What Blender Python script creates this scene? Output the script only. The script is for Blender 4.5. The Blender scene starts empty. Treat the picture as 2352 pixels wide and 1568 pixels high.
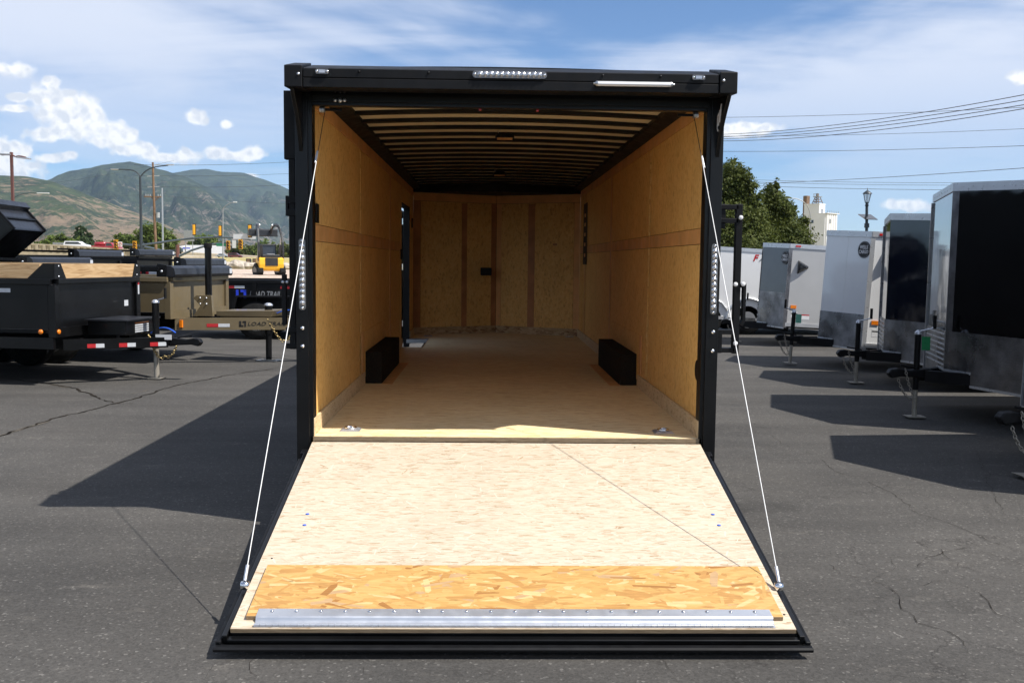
import bpy, bmesh, math, random
from mathutils import Vector, Matrix, noise as mnoise
C = bpy.context.scene
rad = math.radians
random.seed(7)

# ------------------------------------------------------------------ camera
CAM_F, PITCH, YAW, ROLL = 2238.8, 0.0821, 0.0260, 0.0112
CAM = Vector((-0.127, -5.767, 1.593))
fw = Vector((math.sin(YAW)*math.cos(PITCH), math.cos(YAW)*math.cos(PITCH), -math.sin(PITCH)))
r0 = fw.cross(Vector((0, 0, 1))).normalized(); u0 = r0.cross(fw)
RT = r0*math.cos(ROLL) + u0*math.sin(ROLL); UP = -r0*math.sin(ROLL) + u0*math.cos(ROLL)
cd = bpy.data.cameras.new('camera'); cam = bpy.data.objects.new('camera', cd); C.collection.objects.link(cam)
cd.sensor_width = 36; cd.lens = 36*CAM_F/2352; cd.clip_start = 0.05; cd.clip_end = 40000
M = Matrix((RT, UP, -fw)).transposed().to_4x4(); M.translation = CAM; cam.matrix_world = M
C.camera = cam

def ray(x, y): return fw + RT*((x-1176)/CAM_F) + UP*((784-y)/CAM_F)
def onz(x, y, z=0.0):
    d = ray(x, y); return CAM + d*((z-CAM.z)/d.z)
def ony(x, y, Y=0.0):
    d = ray(x, y); return CAM + d*((Y-CAM.y)/d.y)

# ------------------------------------------------------------------ light
SUNV = Vector((0.66, -0.285, 1.0)).normalized()
sl = bpy.data.lights.new('sun', 'SUN'); sl.energy = 5.0; sl.angle = rad(0.53); sl.color = (1.0, 0.955, 0.89)
so = bpy.data.objects.new('sun', sl); C.collection.objects.link(so)
so.rotation_euler = SUNV.to_track_quat('Z', 'Y').to_euler()
C.view_settings.view_transform = 'Standard'; C.view_settings.look = 'None'
C.view_settings.gamma = 1; C.view_settings.use_curve_mapping = False; C.view_settings.exposure = 0.48
C.cycles.max_bounces = 10; C.cycles.diffuse_bounces = 8; C.cycles.glossy_bounces = 3; C.cycles.volume_bounces = 0
C.cycles.use_denoising = True

W = bpy.data.worlds.new('World'); C.world = W; W.use_nodes = True
wt = W.node_tree; wt.nodes.clear()
def wn(t, **k):
    n = wt.nodes.new(t)
    for a, b in k.items(): setattr(n, a, b)
    return n
def wl(a, b): wt.links.new(a, b)
def wmath(op, a, b=None, c=None, clamp=False):
    n = wn('ShaderNodeMath', operation=op); n.use_clamp = clamp
    for i, v in enumerate((a, b, c)):
        if v is None: continue
        if isinstance(v, (int, float)): n.inputs[i].default_value = v
        else: wl(v, n.inputs[i])
    return n.outputs[0]
SKY_STRENGTH = 0.082
sky = wn('ShaderNodeTexSky', sky_type='NISHITA'); sky.sun_disc = False
sky.sun_elevation = math.asin(SUNV.z); sky.sun_rotation = math.atan2(SUNV.x, SUNV.y)
sky.altitude = 1800; sky.air_density = 1.0; sky.dust_density = 0.35; sky.ozone_density = 3.0
tc = wn('ShaderNodeTexCoord'); sep = wn('ShaderNodeSeparateXYZ'); wl(tc.outputs['Generated'], sep.inputs[0])
dx, dy, dz = sep.outputs
ady = wmath('MAXIMUM', wmath('ABSOLUTE', dy), 0.02)
cu = wmath('DIVIDE', dx, ady); cv = wmath('DIVIDE', dz, ady)
# cirrus: streaky veils on a high flat layer
hz_ = wmath('MAXIMUM', wmath('ADD', dz, 0.12), 0.05)
px_ = wmath('DIVIDE', dx, hz_); py_ = wmath('DIVIDE', dy, hz_)
cmb = wn('ShaderNodeCombineXYZ'); wl(px_, cmb.inputs[0]); wl(py_, cmb.inputs[1])
mp = wn('ShaderNodeMapping'); wl(cmb.outputs[0], mp.inputs[0]); mp.inputs['Scale'].default_value = (0.62, 0.55, 1); mp.inputs['Rotation'].default_value = (0, 0, 0.35); mp.inputs['Location'].default_value = (1.25, 0.45, 0)
n1 = wn('ShaderNodeTexNoise'); wl(mp.outputs[0], n1.inputs['Vector']); n1.inputs['Scale'].default_value = 0.9; n1.inputs['Detail'].default_value = 7; n1.inputs['Roughness'].default_value = 0.52; n1.inputs['Distortion'].default_value = 0.5
mp2 = wn('ShaderNodeMapping'); wl(cmb.outputs[0], mp2.inputs[0]); mp2.inputs['Scale'].default_value = (0.5, 1.5, 1); mp2.inputs['Rotation'].default_value = (0, 0, -0.25)
n2 = wn('ShaderNodeTexNoise'); wl(mp2.outputs[0], n2.inputs['Vector']); n2.inputs['Scale'].default_value = 1.6; n2.inputs['Detail'].default_value = 8; n2.inputs['Roughness'].default_value = 0.6; n2.inputs['Distortion'].default_value = 0.8
cir = wmath('ADD', wmath('MULTIPLY', n1.outputs['Fac'], 0.82), wmath('MULTIPLY', n2.outputs['Fac'], 0.18))
def sstep(v, a, b, hi=1.0):
    m = wn('ShaderNodeMapRange', interpolation_type='SMOOTHSTEP'); wl(v, m.inputs[0])
    m.inputs[1].default_value = a; m.inputs[2].default_value = b; m.inputs[3].default_value = 0; m.inputs[4].default_value = hi
    return m.outputs[0]
elevfade = sstep(dz, 0.02, 0.22)
cirf = wmath('MULTIPLY', sstep(cir, 0.385, 0.555, 0.92), wmath('ADD', wmath('MULTIPLY', elevfade, 0.8), 0.2))
# cumulus: heaps placed by direction
BLOBS = [(117,192,24,20),(97,222,32,26),(150,226,42,26),(132,255,58,32),(187,244,38,30),(176,287,75,38),(216,268,32,28),(252,298,45,26),(285,312,30,26),
 (250,325,55,16),(117,308,58,18),(302,345,45,16),(340,346,24,20),(378,362,50,14),(434,358,32,18),(498,350,34,16),(542,357,55,13),(580,354,27,18),
 (449,270,28,20),(519,287,17,11),(8,345,55,32),(45,350,35,22),(25,385,70,30),(155,356,22,11),(115,364,50,12),(41,223,24,12),(35,250,36,10),
 (25,160,60,18),(576,404,22,8),(1720,294,82,15),(1690,306,60,12),(2065,470,40,14),(2098,472,50,15),(2345,180,30,18)]
nb = wn('ShaderNodeTexNoise'); cmb2 = wn('ShaderNodeCombineXYZ'); wl(cu, cmb2.inputs[0]); wl(cv, cmb2.inputs[1])
wl(cmb2.outputs[0], nb.inputs['Vector']); nb.inputs['Scale'].default_value = 62; nb.inputs['Detail'].default_value = 8; nb.inputs['Roughness'].default_value = 0.55
vb = wn('ShaderNodeTexVoronoi', feature='SMOOTH_F1'); wl(cmb2.outputs[0], vb.inputs['Vector']); vb.inputs['Scale'].default_value = 105; vb.inputs['Smoothness'].default_value = 0.4
field = None; low = None
for (bx_, by_, rx, ry) in BLOBS:
    d = ray(bx_, by_); u, v = d.x/d.y, d.z/d.y
    s = wn('ShaderNodeVectorMath', operation='SUBTRACT'); wl(cmb2.outputs[0], s.inputs[0]); s.inputs[1].default_value = (u, v, 0)
    m = wn('ShaderNodeVectorMath', operation='MULTIPLY'); wl(s.outputs[0], m.inputs[0]); m.inputs[1].default_value = (CAM_F/rx, CAM_F/ry, 0)
    l = wn('ShaderNodeVectorMath', operation='LENGTH'); wl(m.outputs[0], l.inputs[0])
    f = wmath('SUBTRACT', 1.24, l.outputs['Value'])
    field = f if field is None else wmath('SMOOTH_MAX', field, f, 0.4)
fld = wmath('ADD', field, wmath('MULTIPLY', wmath('SUBTRACT', nb.outputs['Fac'], 0.5), 1.35))
fld = wmath('ADD', fld, wmath('MULTIPLY', wmath('SUBTRACT', 0.45, vb.outputs['Distance']), 0.55))
cumf = wmath('MULTIPLY', sstep(fld, 0.02, 0.62, 0.97), sstep(dy, 0.0, 0.1))
# billow relief: the same noise a little towards the sun
sh = wn('ShaderNodeVectorMath', operation='ADD'); wl(cmb2.outputs[0], sh.inputs[0]); sh.inputs[1].default_value = (0.003, 0.006, 0)
nb2 = wn('ShaderNodeTexNoise'); wl(sh.outputs[0], nb2.inputs['Vector'])
for k in ('Scale', 'Detail', 'Roughness'): nb2.inputs[k].default_value = nb.inputs[k].default_value
vb2 = wn('ShaderNodeTexVoronoi', feature='SMOOTH_F1'); wl(sh.outputs[0], vb2.inputs['Vector']); vb2.inputs['Scale'].default_value = 105; vb2.inputs['Smoothness'].default_value = 0.4
rel = wmath('ADD', wmath('MULTIPLY', wmath('SUBTRACT', nb.outputs['Fac'], nb2.outputs['Fac']), 2.2), wmath('MULTIPLY', wmath('SUBTRACT', vb2.outputs['Distance'], vb.outputs['Distance']), 0.9))
nlow = wn('ShaderNodeTexNoise'); wl(cmb2.outputs[0], nlow.inputs['Vector']); nlow.inputs['Scale'].default_value = 11; nlow.inputs['Detail'].default_value = 3
shade = wmath('ADD', wmath('ADD', wmath('MULTIPLY', rel, 1.6), 0.25), wmath('MULTIPLY', wmath('SUBTRACT', nlow.outputs['Fac'], 0.45), 1.7), clamp=True)
ccol = wn('ShaderNodeMix', data_type='RGBA'); wl(shade, ccol.inputs[0])
ccol.inputs[6].default_value = (0.86, 0.85, 0.84, 1); ccol.inputs[7].default_value = (0.60, 0.63, 0.69, 1)
# scale nishita to display, then mix
skm = wn('ShaderNodeMix', data_type='RGBA', blend_type='MULTIPLY'); skm.inputs[0].default_value = 1.0
wl(sky.outputs[0], skm.inputs[6]); skm.inputs[7].default_value = (SKY_STRENGTH*0.82, SKY_STRENGTH, SKY_STRENGTH*1.18, 1)
mixc = wn('ShaderNodeMix', data_type='RGBA'); wl(cirf, mixc.inputs[0]); wl(skm.outputs[2], mixc.inputs[6]); mixc.inputs[7].default_value = (0.60, 0.64, 0.74, 1)
mixk = wn('ShaderNodeMix', data_type='RGBA'); wl(cumf, mixk.inputs[0]); wl(mixc.outputs[2], mixk.inputs[6]); wl(ccol.outputs[2], mixk.inputs[7])
# the Background carries the physical strength; colours above are divided by it
dv = wn('ShaderNodeVectorMath', operation='SCALE'); wl(mixk.outputs[2], dv.inputs[0]); dv.inputs['Scale'].default_value = 1/0.1
bg = wn('ShaderNodeBackground'); wl(dv.outputs[0], bg.inputs[0]); bg.inputs[1].default_value = 0.1
wo = wn('ShaderNodeOutputWorld'); wl(bg.outputs[0], wo.inputs[0])
W.cycles.sampling_method = 'MANUAL'; W.cycles.sample_map_resolution = 512

# ------------------------------------------------------------------ materials
MATS = {}
class NT:
    def __init__(s, name):
        s.m = bpy.data.materials.new(name); s.m.use_nodes = True; s.t = s.m.node_tree
        s.b = s.t.nodes['Principled BSDF']; s.co = s.n('ShaderNodeTexCoord').outputs['Object']
        MATS[name] = s.m
    def n(s, t, **k):
        n = s.t.nodes.new(t)
        for a, b in k.items(): setattr(n, a, b)
        return n
    def l(s, a, b): s.t.links.new(a, b)
    def map(s, scale=(1, 1, 1), rot=(0, 0, 0), loc=(0, 0, 0), src=None):
        m = s.n('ShaderNodeMapping'); s.l(src or s.co, m.inputs[0])
        m.inputs['Scale'].default_value = scale; m.inputs['Rotation'].default_value = rot; m.inputs['Location'].default_value = loc
        return m.outputs[0]
    def noise(s, scale, detail=4, rough=0.5, vec=None, dist=0, out='Fac'):
        n = s.n('ShaderNodeTexNoise'); s.l(vec or s.co, n.inputs['Vector'])
        n.inputs['Scale'].default_value = scale; n.inputs['Detail'].default_value = detail; n.inputs['Roughness'].default_value = rough; n.inputs['Distortion'].default_value = dist
        return n.outputs[out]
    def vor(s, scale, vec=None, feature='F1', out='Distance', rnd=1):
        n = s.n('ShaderNodeTexVoronoi', feature=feature); s.l(vec or s.co, n.inputs['Vector']); n.inputs['Scale'].default_value = scale
        n.inputs['Randomness'].default_value = rnd
        return n.outputs[out]
    def ramp(s, v, stops):
        r = s.n('ShaderNodeValToRGB'); s.l(v, r.inputs[0]); e = r.color_ramp.elements
        while len(e) < len(stops): e.new(0.5)
        for i, (p, c) in enumerate(stops):
            e[i].position = p; e[i].color = (tuple(c) + (1,)) if hasattr(c, '__len__') else (c, c, c, 1)
        return r.outputs[0]
    def mix(s, f, a, b, blend='MIX'):
        m = s.n('ShaderNodeMix', data_type='RGBA', blend_type=blend)
        for i, v in ((0, f), (6, a), (7, b)):
            if isinstance(v, (int, float)): m.inputs[i].default_value = v if i == 0 else (v, v, v, 1)
            elif isinstance(v, tuple): m.inputs[i].default_value = v + (1,) if len(v) == 3 else v
            else: s.l(v, m.inputs[i])
        return m.outputs[2]
    def math(s, op, a, b=None, clamp=False):
        m = s.n('ShaderNodeMath', operation=op); m.use_clamp = clamp
        for i, v in enumerate((a, b)):
            if v is None: continue
            if isinstance(v, (int, float)): m.inputs[i].default_value = v
            else: s.l(v, m.inputs[i])
        return m.outputs[0]
    def set(s, **k):
        al = dict(col='Base Color', rough='Roughness', metal='Metallic', coat='Coat Weight', crough='Coat Roughness', spec='Specular IOR Level', ior='IOR', trans='Transmission Weight', alpha='Alpha')
        for a, v in k.items():
            i = s.b.inputs[al[a]]
            if isinstance(v, (int, float)): i.default_value = v
            elif isinstance(v, tuple): i.default_value = v + (1,) if len(v) == 3 else v
            else: s.l(v, i)
        return s
    def bump(s, h, strength=0.3, dist=0.01, prev=None):
        b = s.n('ShaderNodeBump'); s.l(h, b.inputs['Height']); b.inputs['Strength'].default_value = strength; b.inputs['Distance'].default_value = dist
        s.l(b.outputs[0], s.b.inputs['Normal']); return s
def simple(name, col, rough=0.5, metal=0.0, coat=0.0, var=0.12, scale=6, bump=0, bscale=3, spec=0.5):
    t = NT(name)
    c2 = tuple(max(0, x*(1-var*1.4)) for x in col); c3 = tuple(min(1, x*(1+var)) for x in col)
    nz = t.noise(scale, 5, 0.6)
    t.set(col=t.ramp(nz, [(0.3, c2), (0.7, c3)]), metal=metal, coat=coat, spec=spec, crough=0.05)
    t.set(rough=t.ramp(t.noise(scale*2.3, 4), [(0.3, max(0.02, rough*0.85)), (0.7, min(1, rough*1.2))]))
    if bump: t.bump(t.noise(bscale, 2, 0.4), bump, 0.02)
    return t.m
def osb(name, tones, stretch=(2, 14, 14), size=1.0, bump=0.2, warp=0.25, rough=0.62, blot=0.0, layers=6, spread=0.45, edge=0.0):
    """strand board: several laid-over sheets of long flat flakes, each flake its own tone and grain"""
    t = NT(name); col = None; rnd = random.Random(len(name)*7+3)
    wn_ = t.noise(9*size, 5, 0.6, out='Color')
    vm = t.n('ShaderNodeVectorMath', operation='MULTIPLY_ADD'); t.l(wn_, vm.inputs[0]); vm.inputs[1].default_value = (warp/size*0.05,)*3; t.l(t.co, vm.inputs[2])
    for k in range(layers):
        ang = rnd.uniform(-spread, spread)*(1 if k % 3 else 1.8); sc = rnd.uniform(0.75, 1.35)
        ax = (0, 0, ang) if stretch[2] == 1 else ((ang, 0, 0) if stretch[0] == 1 else (0, ang, 0))
        v = t.map(tuple(x*size*sc for x in stretch), ax, (k*3.17, k*1.73, k*2.31), src=vm.outputs[0])
        vn = t.n('ShaderNodeTexVoronoi', feature='F1'); t.l(v, vn.inputs['Vector']); vn.inputs['Scale'].default_value = 1.0
        sp = t.n('ShaderNodeSeparateColor'); t.l(vn.outputs['Color'], sp.inputs[0])
        grain = t.noise(1.0, 5, 0.65, vec=t.map(tuple(x*size*(1.1 if x < 12 else 4.5) for x in stretch), ax, (k*1.3, 0, 0)))
        tone = t.math('ADD', sp.outputs[0], t.math('MULTIPLY', t.math('SUBTRACT', grain, 0.5), 1.3), clamp=True)
        tone = t.math('SUBTRACT', tone, t.math('MULTIPLY', t.math('POWER', vn.outputs['Distance'], 3.0), edge), clamp=True)
        lay = t.ramp(tone, tones)
        if col is None: col = lay
        else:
            near = t.math('MULTIPLY', t.math('GREATER_THAN', sp.outputs[1], 0.60), t.math('LESS_THAN', vn.outputs['Distance'], 0.52))
            col = t.mix(near, col, lay)
    if blot:
        col = t.mix(blot, col, t.ramp(t.noise(1.6, 5, 0.6), [(0.3, (0.45, 0.42, 0.38)), (0.7, (1.0, 1.0, 1.0))]), 'MULTIPLY')
    t.set(col=col, rough=rough, spec=0.3)
    t.bump(t.noise(60*size, 4, 0.7), bump, 0.003)
    return t.m
# paints and metals
simple('black_paint', (0.0035, 0.0036, 0.004), 0.36, 0, 0.10, 0.45, 2.2, spec=0.30)
simple('black_satin', (0.005, 0.0052, 0.006), 0.5, 0, 0.0, 0.35, 8, spec=0.22)
simple('rubber', (0.012, 0.012, 0.012), 0.85, 0, 0, 0.3, 12, spec=0.2)
simple('black_gloss', (0.004, 0.0042, 0.005), 0.05, 0, 1.0, 0.2, 3, bump=0.5, bscale=1.6)
simple('navy_gloss', (0.004, 0.006, 0.014), 0.06, 0, 0.5, 0.2, 3, bump=0.4, bscale=1.8)
simple('white_gloss', (0.80, 0.80, 0.79), 0.16, 0, 0.8, 0.02, 3, bump=0.25, bscale=2.0)
simple('silver_gloss', (0.46, 0.46, 0.455), 0.18, 0, 0.8, 0.03, 3, bump=0.25, bscale=2.0)
simple('grey_gloss', (0.075, 0.082, 0.09), 0.35, 0, 0.6, 0.1, 3, bump=0.15, bscale=2.0)
simple('tan_paint', (0.155, 0.12, 0.066), 0.4, 0, 0.3, 0.1, 3)
simple('tarp_housing', (0.014, 0.0155, 0.020), 0.42, 0, 0.2, 0.25, 5)
simple('galvanised', (0.55, 0.56, 0.57), 0.34, 0.9, 0, 0.12, 9)
simple('chrome', (0.8, 0.8, 0.8), 0.12, 1.0, 0, 0.05, 9)
simple('zinc', (0.60, 0.62, 0.66), 0.38, 0.75, 0, 0.05, 7)
simple('gold_chain', (0.45, 0.34, 0.16), 0.35, 1.0, 0, 0.2, 40)
simple('alu_cap', (0.62, 0.63, 0.64), 0.3, 0.5, 0, 0.06, 5)
simple('cable_white', (0.70, 0.70, 0.69), 0.5, 0.2, 0, 0.15, 300)
simple('cable_dark', (0.03, 0.03, 0.03), 0.5, 0.3, 0, 0.1, 50)
simple('luan', (0.76, 0.40, 0.15), 0.5, 0, 0, 0.13, 4, spec=0.3)
simple('luan_dark', (0.45, 0.20, 0.08), 0.5, 0, 0, 0.2, 4, spec=0.3)
simple('ceiling_skin', (0.84, 0.74, 0.50), 0.6, 0, 0, 0.08, 3)
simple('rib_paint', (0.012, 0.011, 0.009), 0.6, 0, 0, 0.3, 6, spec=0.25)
simple('amber', (0.85, 0.22, 0.01), 0.25, 0, 0.6, 0.1, 30)
simple('red_lens', (0.55, 0.01, 0.008), 0.25, 0, 0.6, 0.1, 30)
simple('red_tape', (0.45, 0.02, 0.025), 0.4, 0, 0, 0.1, 30)
simple('white_tape', (0.55, 0.57, 0.60), 0.4, 0, 0, 0.06, 30)
simple('white_print', (0.75, 0.75, 0.75), 0.5, 0, 0, 0.03, 30)
simple('grey_print', (0.20, 0.21, 0.22), 0.5, 0, 0, 0.03, 30)
simple('black_print', (0.01, 0.01, 0.01), 0.5, 0, 0, 0.03, 30)
simple('blue_print', (0.02, 0.05, 0.55), 0.4, 0, 0, 0.03, 30)
simple('red_print', (0.5, 0.02, 0.02), 0.4, 0, 0, 0.03, 30)
simple('blue_hose', (0.03, 0.12, 0.6), 0.4, 0, 0, 0.05, 30)
simple('green_tag', (0.01, 0.22, 0.07), 0.6, 0, 0, 0.1, 20)
simple('mint_tag', (0.15, 0.45, 0.32), 0.6, 0, 0, 0.1, 20)
simple('lens_base', (0.16, 0.16, 0.165), 0.25, 0.5, 0.5, 0.1, 90)
simple('carpet', (0.022, 0.017, 0.012), 0.95, 0, 0, 0.3, 60, spec=0.1)
simple('concrete', (0.42, 0.36, 0.27), 0.85, 0, 0, 0.14, 1.2, spec=0.2)
simple('silo_concrete', (0.74, 0.74, 0.76), 0.85, 0, 0, 0.06, 0.15, spec=0.2)
simple('silo_side', (0.33, 0.30, 0.27), 0.85, 0, 0, 0.06, 0.15, spec=0.2)
simple('window_dark', (0.02, 0.022, 0.025), 0.1, 0, 0.8, 0.2, 2)
simple('steel_pole', (0.33, 0.34, 0.35), 0.45, 0.5, 0, 0.1, 2)
simple('mast_dark', (0.035, 0.045, 0.055), 0.45, 0.2, 0, 0.1, 2)
simple('mast_arm_steel', (0.09, 0.115, 0.14), 0.45, 0.3, 0, 0.1, 2)
simple('brown_pole', (0.14, 0.05, 0.035), 0.5, 0, 0.2, 0.1, 2)
simple('wood_pole', (0.20, 0.13, 0.085), 0.9, 0, 0, 0.25, 2, spec=0.1)
simple('signal_yellow', (0.75, 0.36, 0.005), 0.45, 0, 0.2, 0.05, 5)
simple('signal_lens', (0.08, 0.015, 0.005), 0.3, 0, 0.5, 0.1, 5)
simple('sign_green', (0.01, 0.16, 0.08), 0.5, 0, 0, 0.05, 5)
simple('loader_yellow', (0.85, 0.45, 0.01), 0.35, 0, 0.5, 0.06, 3)
simple('loader_dark', (0.02, 0.021, 0.023), 0.45, 0.1, 0.2, 0.3, 3)
simple('car_white', (0.75, 0.76, 0.78), 0.25, 0, 0.8, 0.03, 2)
simple('car_silver', (0.42, 0.45, 0.5), 0.25, 0.4, 0.8, 0.03, 2)
simple('car_red', (0.32, 0.012, 0.02), 0.25, 0, 0.8, 0.05, 2)
simple('car_maroon', (0.12, 0.01, 0.015), 0.25, 0, 0.8, 0.05, 2)
simple('car_black', (0.012, 0.013, 0.015), 0.3, 0, 0.8, 0.05, 2)
simple('boulder', (0.42, 0.37, 0.31), 0.9, 0, 0, 0.3, 1.5, spec=0.2, bump=0.6, bscale=3)
simple('wire', (0.05, 0.05, 0.055), 0.6, 0, 0, 0.1, 1)
simple('insulator', (0.35, 0.37, 0.38), 0.4, 0, 0, 0.1, 5)
simple('bark', (0.11, 0.085, 0.06), 0.9, 0, 0, 0.3, 4, spec=0.1)
# strand boards
osb('osb_ramp', [(0.0, (0.37, 0.265, 0.165)), (0.06, (0.475, 0.38, 0.27)), (0.3, (0.545, 0.455, 0.34)), (1.0, (0.595, 0.51, 0.40))], (10, 60, 1), 1.5, 0.25, blot=0.20, spread=0.6)
osb('osb_flap', [(0.0, (0.28, 0.12, 0.03)), (0.05, (0.42, 0.21, 0.06)), (0.25, (0.52, 0.30, 0.10)), (0.7, (0.56, 0.34, 0.12)), (1.0, (0.62, 0.42, 0.19))], (6, 26, 1), 1.2, 0.35, warp=0.8, spread=0.5, layers=6, edge=0.6, blot=0.12)
for k_, c_ in enumerate(((0.33, 0.155, 0.045), (0.44, 0.235, 0.075), (0.50, 0.29, 0.095), (0.55, 0.335, 0.12), (0.62, 0.43, 0.20), (0.45, 0.29, 0.15))):
    t = NT('strand_%d' % k_); gr = t.noise(1.0, 5, 0.65, vec=t.map((14, 90, 1))); t.set(col=t.mix(0.45, c_, t.ramp(gr, [(0.3, 0.55), (0.65, 1.1)]), 'MULTIPLY'), rough=0.6, spec=0.3)
for k_, c_ in enumerate(((0.38, 0.265, 0.16), (0.49, 0.385, 0.27), (0.55, 0.46, 0.34), (0.61, 0.525, 0.415))):
    t = NT('pale_strand_%d' % k_); t.set(col=c_, rough=0.6, spec=0.3)
osb('osb_floor', [(0.0, (0.58, 0.38, 0.17)), (0.15, (0.84, 0.63, 0.33)), (0.5, (0.90, 0.72, 0.42)), (1.0, (0.94, 0.79, 0.52))], (8, 70, 1), 1.3, 0.2, blot=0.25, spread=0.12)
WALLT = [(0.0, (0.60, 0.31, 0.09)), (0.04, (0.80, 0.45, 0.135)), (0.5, (0.91, 0.545, 0.175)), (1.0, (0.93, 0.60, 0.225))]
osb('osb_wall', WALLT, (1, 30, 14), 1.7, 0.12, blot=0.25)
osb('osb_back', [(p, tuple(c*0.95 for c in k)) for p, k in WALLT], (30, 1, 14), 1.4, 0.12, blot=0.35, spread=1.2)
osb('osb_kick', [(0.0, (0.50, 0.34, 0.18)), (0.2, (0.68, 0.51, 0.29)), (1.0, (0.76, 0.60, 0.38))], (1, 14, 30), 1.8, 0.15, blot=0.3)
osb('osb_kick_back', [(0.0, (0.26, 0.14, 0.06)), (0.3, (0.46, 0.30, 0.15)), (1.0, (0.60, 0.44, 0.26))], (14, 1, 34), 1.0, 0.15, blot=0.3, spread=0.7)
t = NT('osb_edge'); t.set(col=t.ramp(t.noise(5, 6, 0.7, vec=t.map((3, 3, 60))), [(0.3, (0.16, 0.10, 0.05)), (0.7, (0.42, 0.31, 0.19))]), rough=0.8)
t = NT('lumber')
g = t.noise(2.2, 5, 0.6, vec=t.map((0.9, 0.9, 9)), dist=1.6)
t.set(col=t.ramp(t.n('ShaderNodeTexWave').outputs[0] if False else g, [(0.3, (0.30, 0.17, 0.07)), (0.5, (0.52, 0.34, 0.17)), (0.7, (0.62, 0.44, 0.25))]), rough=0.65)
t = NT('diamond_plate')
dv_ = t.vor(38, t.map((1, 1, 1.0)), out='Distance', rnd=0.25)
t.set(col=t.ramp(t.noise(3, 5, 0.6), [(0.3, (0.10, 0.10, 0.105)), (0.7, (0.36, 0.36, 0.37))]), metal=0.85, rough=t.ramp(t.noise(2.2, 4), [(0.35, 0.22), (0.7, 0.5)]))
t.bump(t.math('LESS_THAN', dv_, 0.32), 0.8, 0.006)
# asphalt
t = NT('asphalt')
base = t.ramp(t.noise(0.55, 6, 0.6), [(0.3, (0.064, 0.061, 0.057)), (0.7, (0.094, 0.088, 0.080))])
streak = t.ramp(t.noise(1.2, 5, 0.6, vec=t.map((0.22, 1.3, 1), (0, 0, 0.12))), [(0.35, 0.70), (0.62, 1.0)])
col = t.mix(0.8, base, streak, 'MULTIPLY')
stain = t.ramp(t.noise(0.9, 4, 0.55, vec=t.map((1, 1, 1), (0, 0, 0), (7.7, 3.1, 0))), [(0.66, 1.0), (0.74, 0.62)]); col = t.mix(0.8, col, stain, 'MULTIPLY')
pale = t.ramp(t.noise(3.2, 7, 0.7, vec=t.map((0.5, 1.6, 1))), [(0.60, 0.0), (0.72, 1.0)]); col = t.mix(t.math('MULTIPLY', pale, 0.45), col, (0.17, 0.155, 0.135))
agg = t.vor(95, out='Color'); sg = t.n('ShaderNodeSeparateColor'); t.l(agg, sg.inputs[0])
col = t.mix(0.95, col, t.ramp(sg.outputs[0], [(0.0, 0.72), (0.5, 0.95), (0.95, 1.10), (0.99, 2.0)]), 'MULTIPLY')
fine = t.noise(160, 3, 0.7); col = t.mix(0.45, col, t.ramp(fine, [(0.3, 0.55), (0.7, 1.4)]), 'MULTIPLY')
wv = t.n('ShaderNodeVectorMath', operation='MULTIPLY_ADD'); t.l(t.noise(2.4, 6, 0.65, out='Color'), wv.inputs[0]); wv.inputs[1].default_value = (0.75, 0.75, 0.75); t.l(t.co, wv.inputs[2])
ck = t.vor(0.75, wv.outputs[0], feature='DISTANCE_TO_EDGE')
# crazed patches: mostly on the right-hand side of the lot and near the bottom
sx = t.n('ShaderNodeSeparateXYZ'); t.l(t.co, sx.inputs[0])
side = t.n('ShaderNodeMapRange'); t.l(sx.outputs[0], side.inputs[0]); side.inputs[1].default_value = -2.0; side.inputs[2].default_value = 1.8; side.inputs[3].default_value = 0.10; side.inputs[4].default_value = 0.62
pm = t.math('LESS_THAN', t.noise(1.1, 4, 0.6), side.outputs[0])
cm = t.math('MULTIPLY', t.ramp(ck, [(0.0, 1.0), (0.007, 0.0)]), t.ramp(t.noise(1.3, 4, 0.6), [(0.38, 0.15), (0.6, 1.0)]))
crk = t.math('MULTIPLY', t.math('MULTIPLY', cm, side.outputs[0]), 0.75)
col = t.mix(t.math('MULTIPLY', crk, 1.2, clamp=True), col, (0.012, 0.010, 0.009))
t.set(col=col, rough=0.88, spec=0.25)
t.bump(t.math('ADD', t.noise(120, 4, 0.75), t.math('MULTIPLY', t.noise(14, 3), 0.5)), 0.3, 0.004)
simple('crack_dark', (0.022, 0.018, 0.014), 0.95, 0, 0, 0.5, 9, spec=0.1)
simple('crack_silt', (0.13, 0.115, 0.095), 0.95, 0, 0, 0.3, 9, spec=0.1)
t = NT('gravel')
gc = t.vor(5, out='Color'); sg = t.n('ShaderNodeSeparateColor'); t.l(gc, sg.inputs[0])
t.set(col=t.ramp(sg.outputs[0], [(0, (0.30, 0.22, 0.17)), (1, (0.62, 0.50, 0.40))]), rough=0.95)
t = NT('dry_grass')
t.set(col=t.ramp(t.math('ADD', t.math('MULTIPLY', t.noise(0.12, 5, 0.65), 0.6), t.math('MULTIPLY', t.noise(1.6, 5, 0.7, vec=t.map((0.3, 1, 1))), 0.4)), [(0.38, (0.16, 0.17, 0.045)), (0.5, (0.36, 0.29, 0.10)), (0.62, (0.50, 0.40, 0.19))]), rough=0.95)
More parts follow.
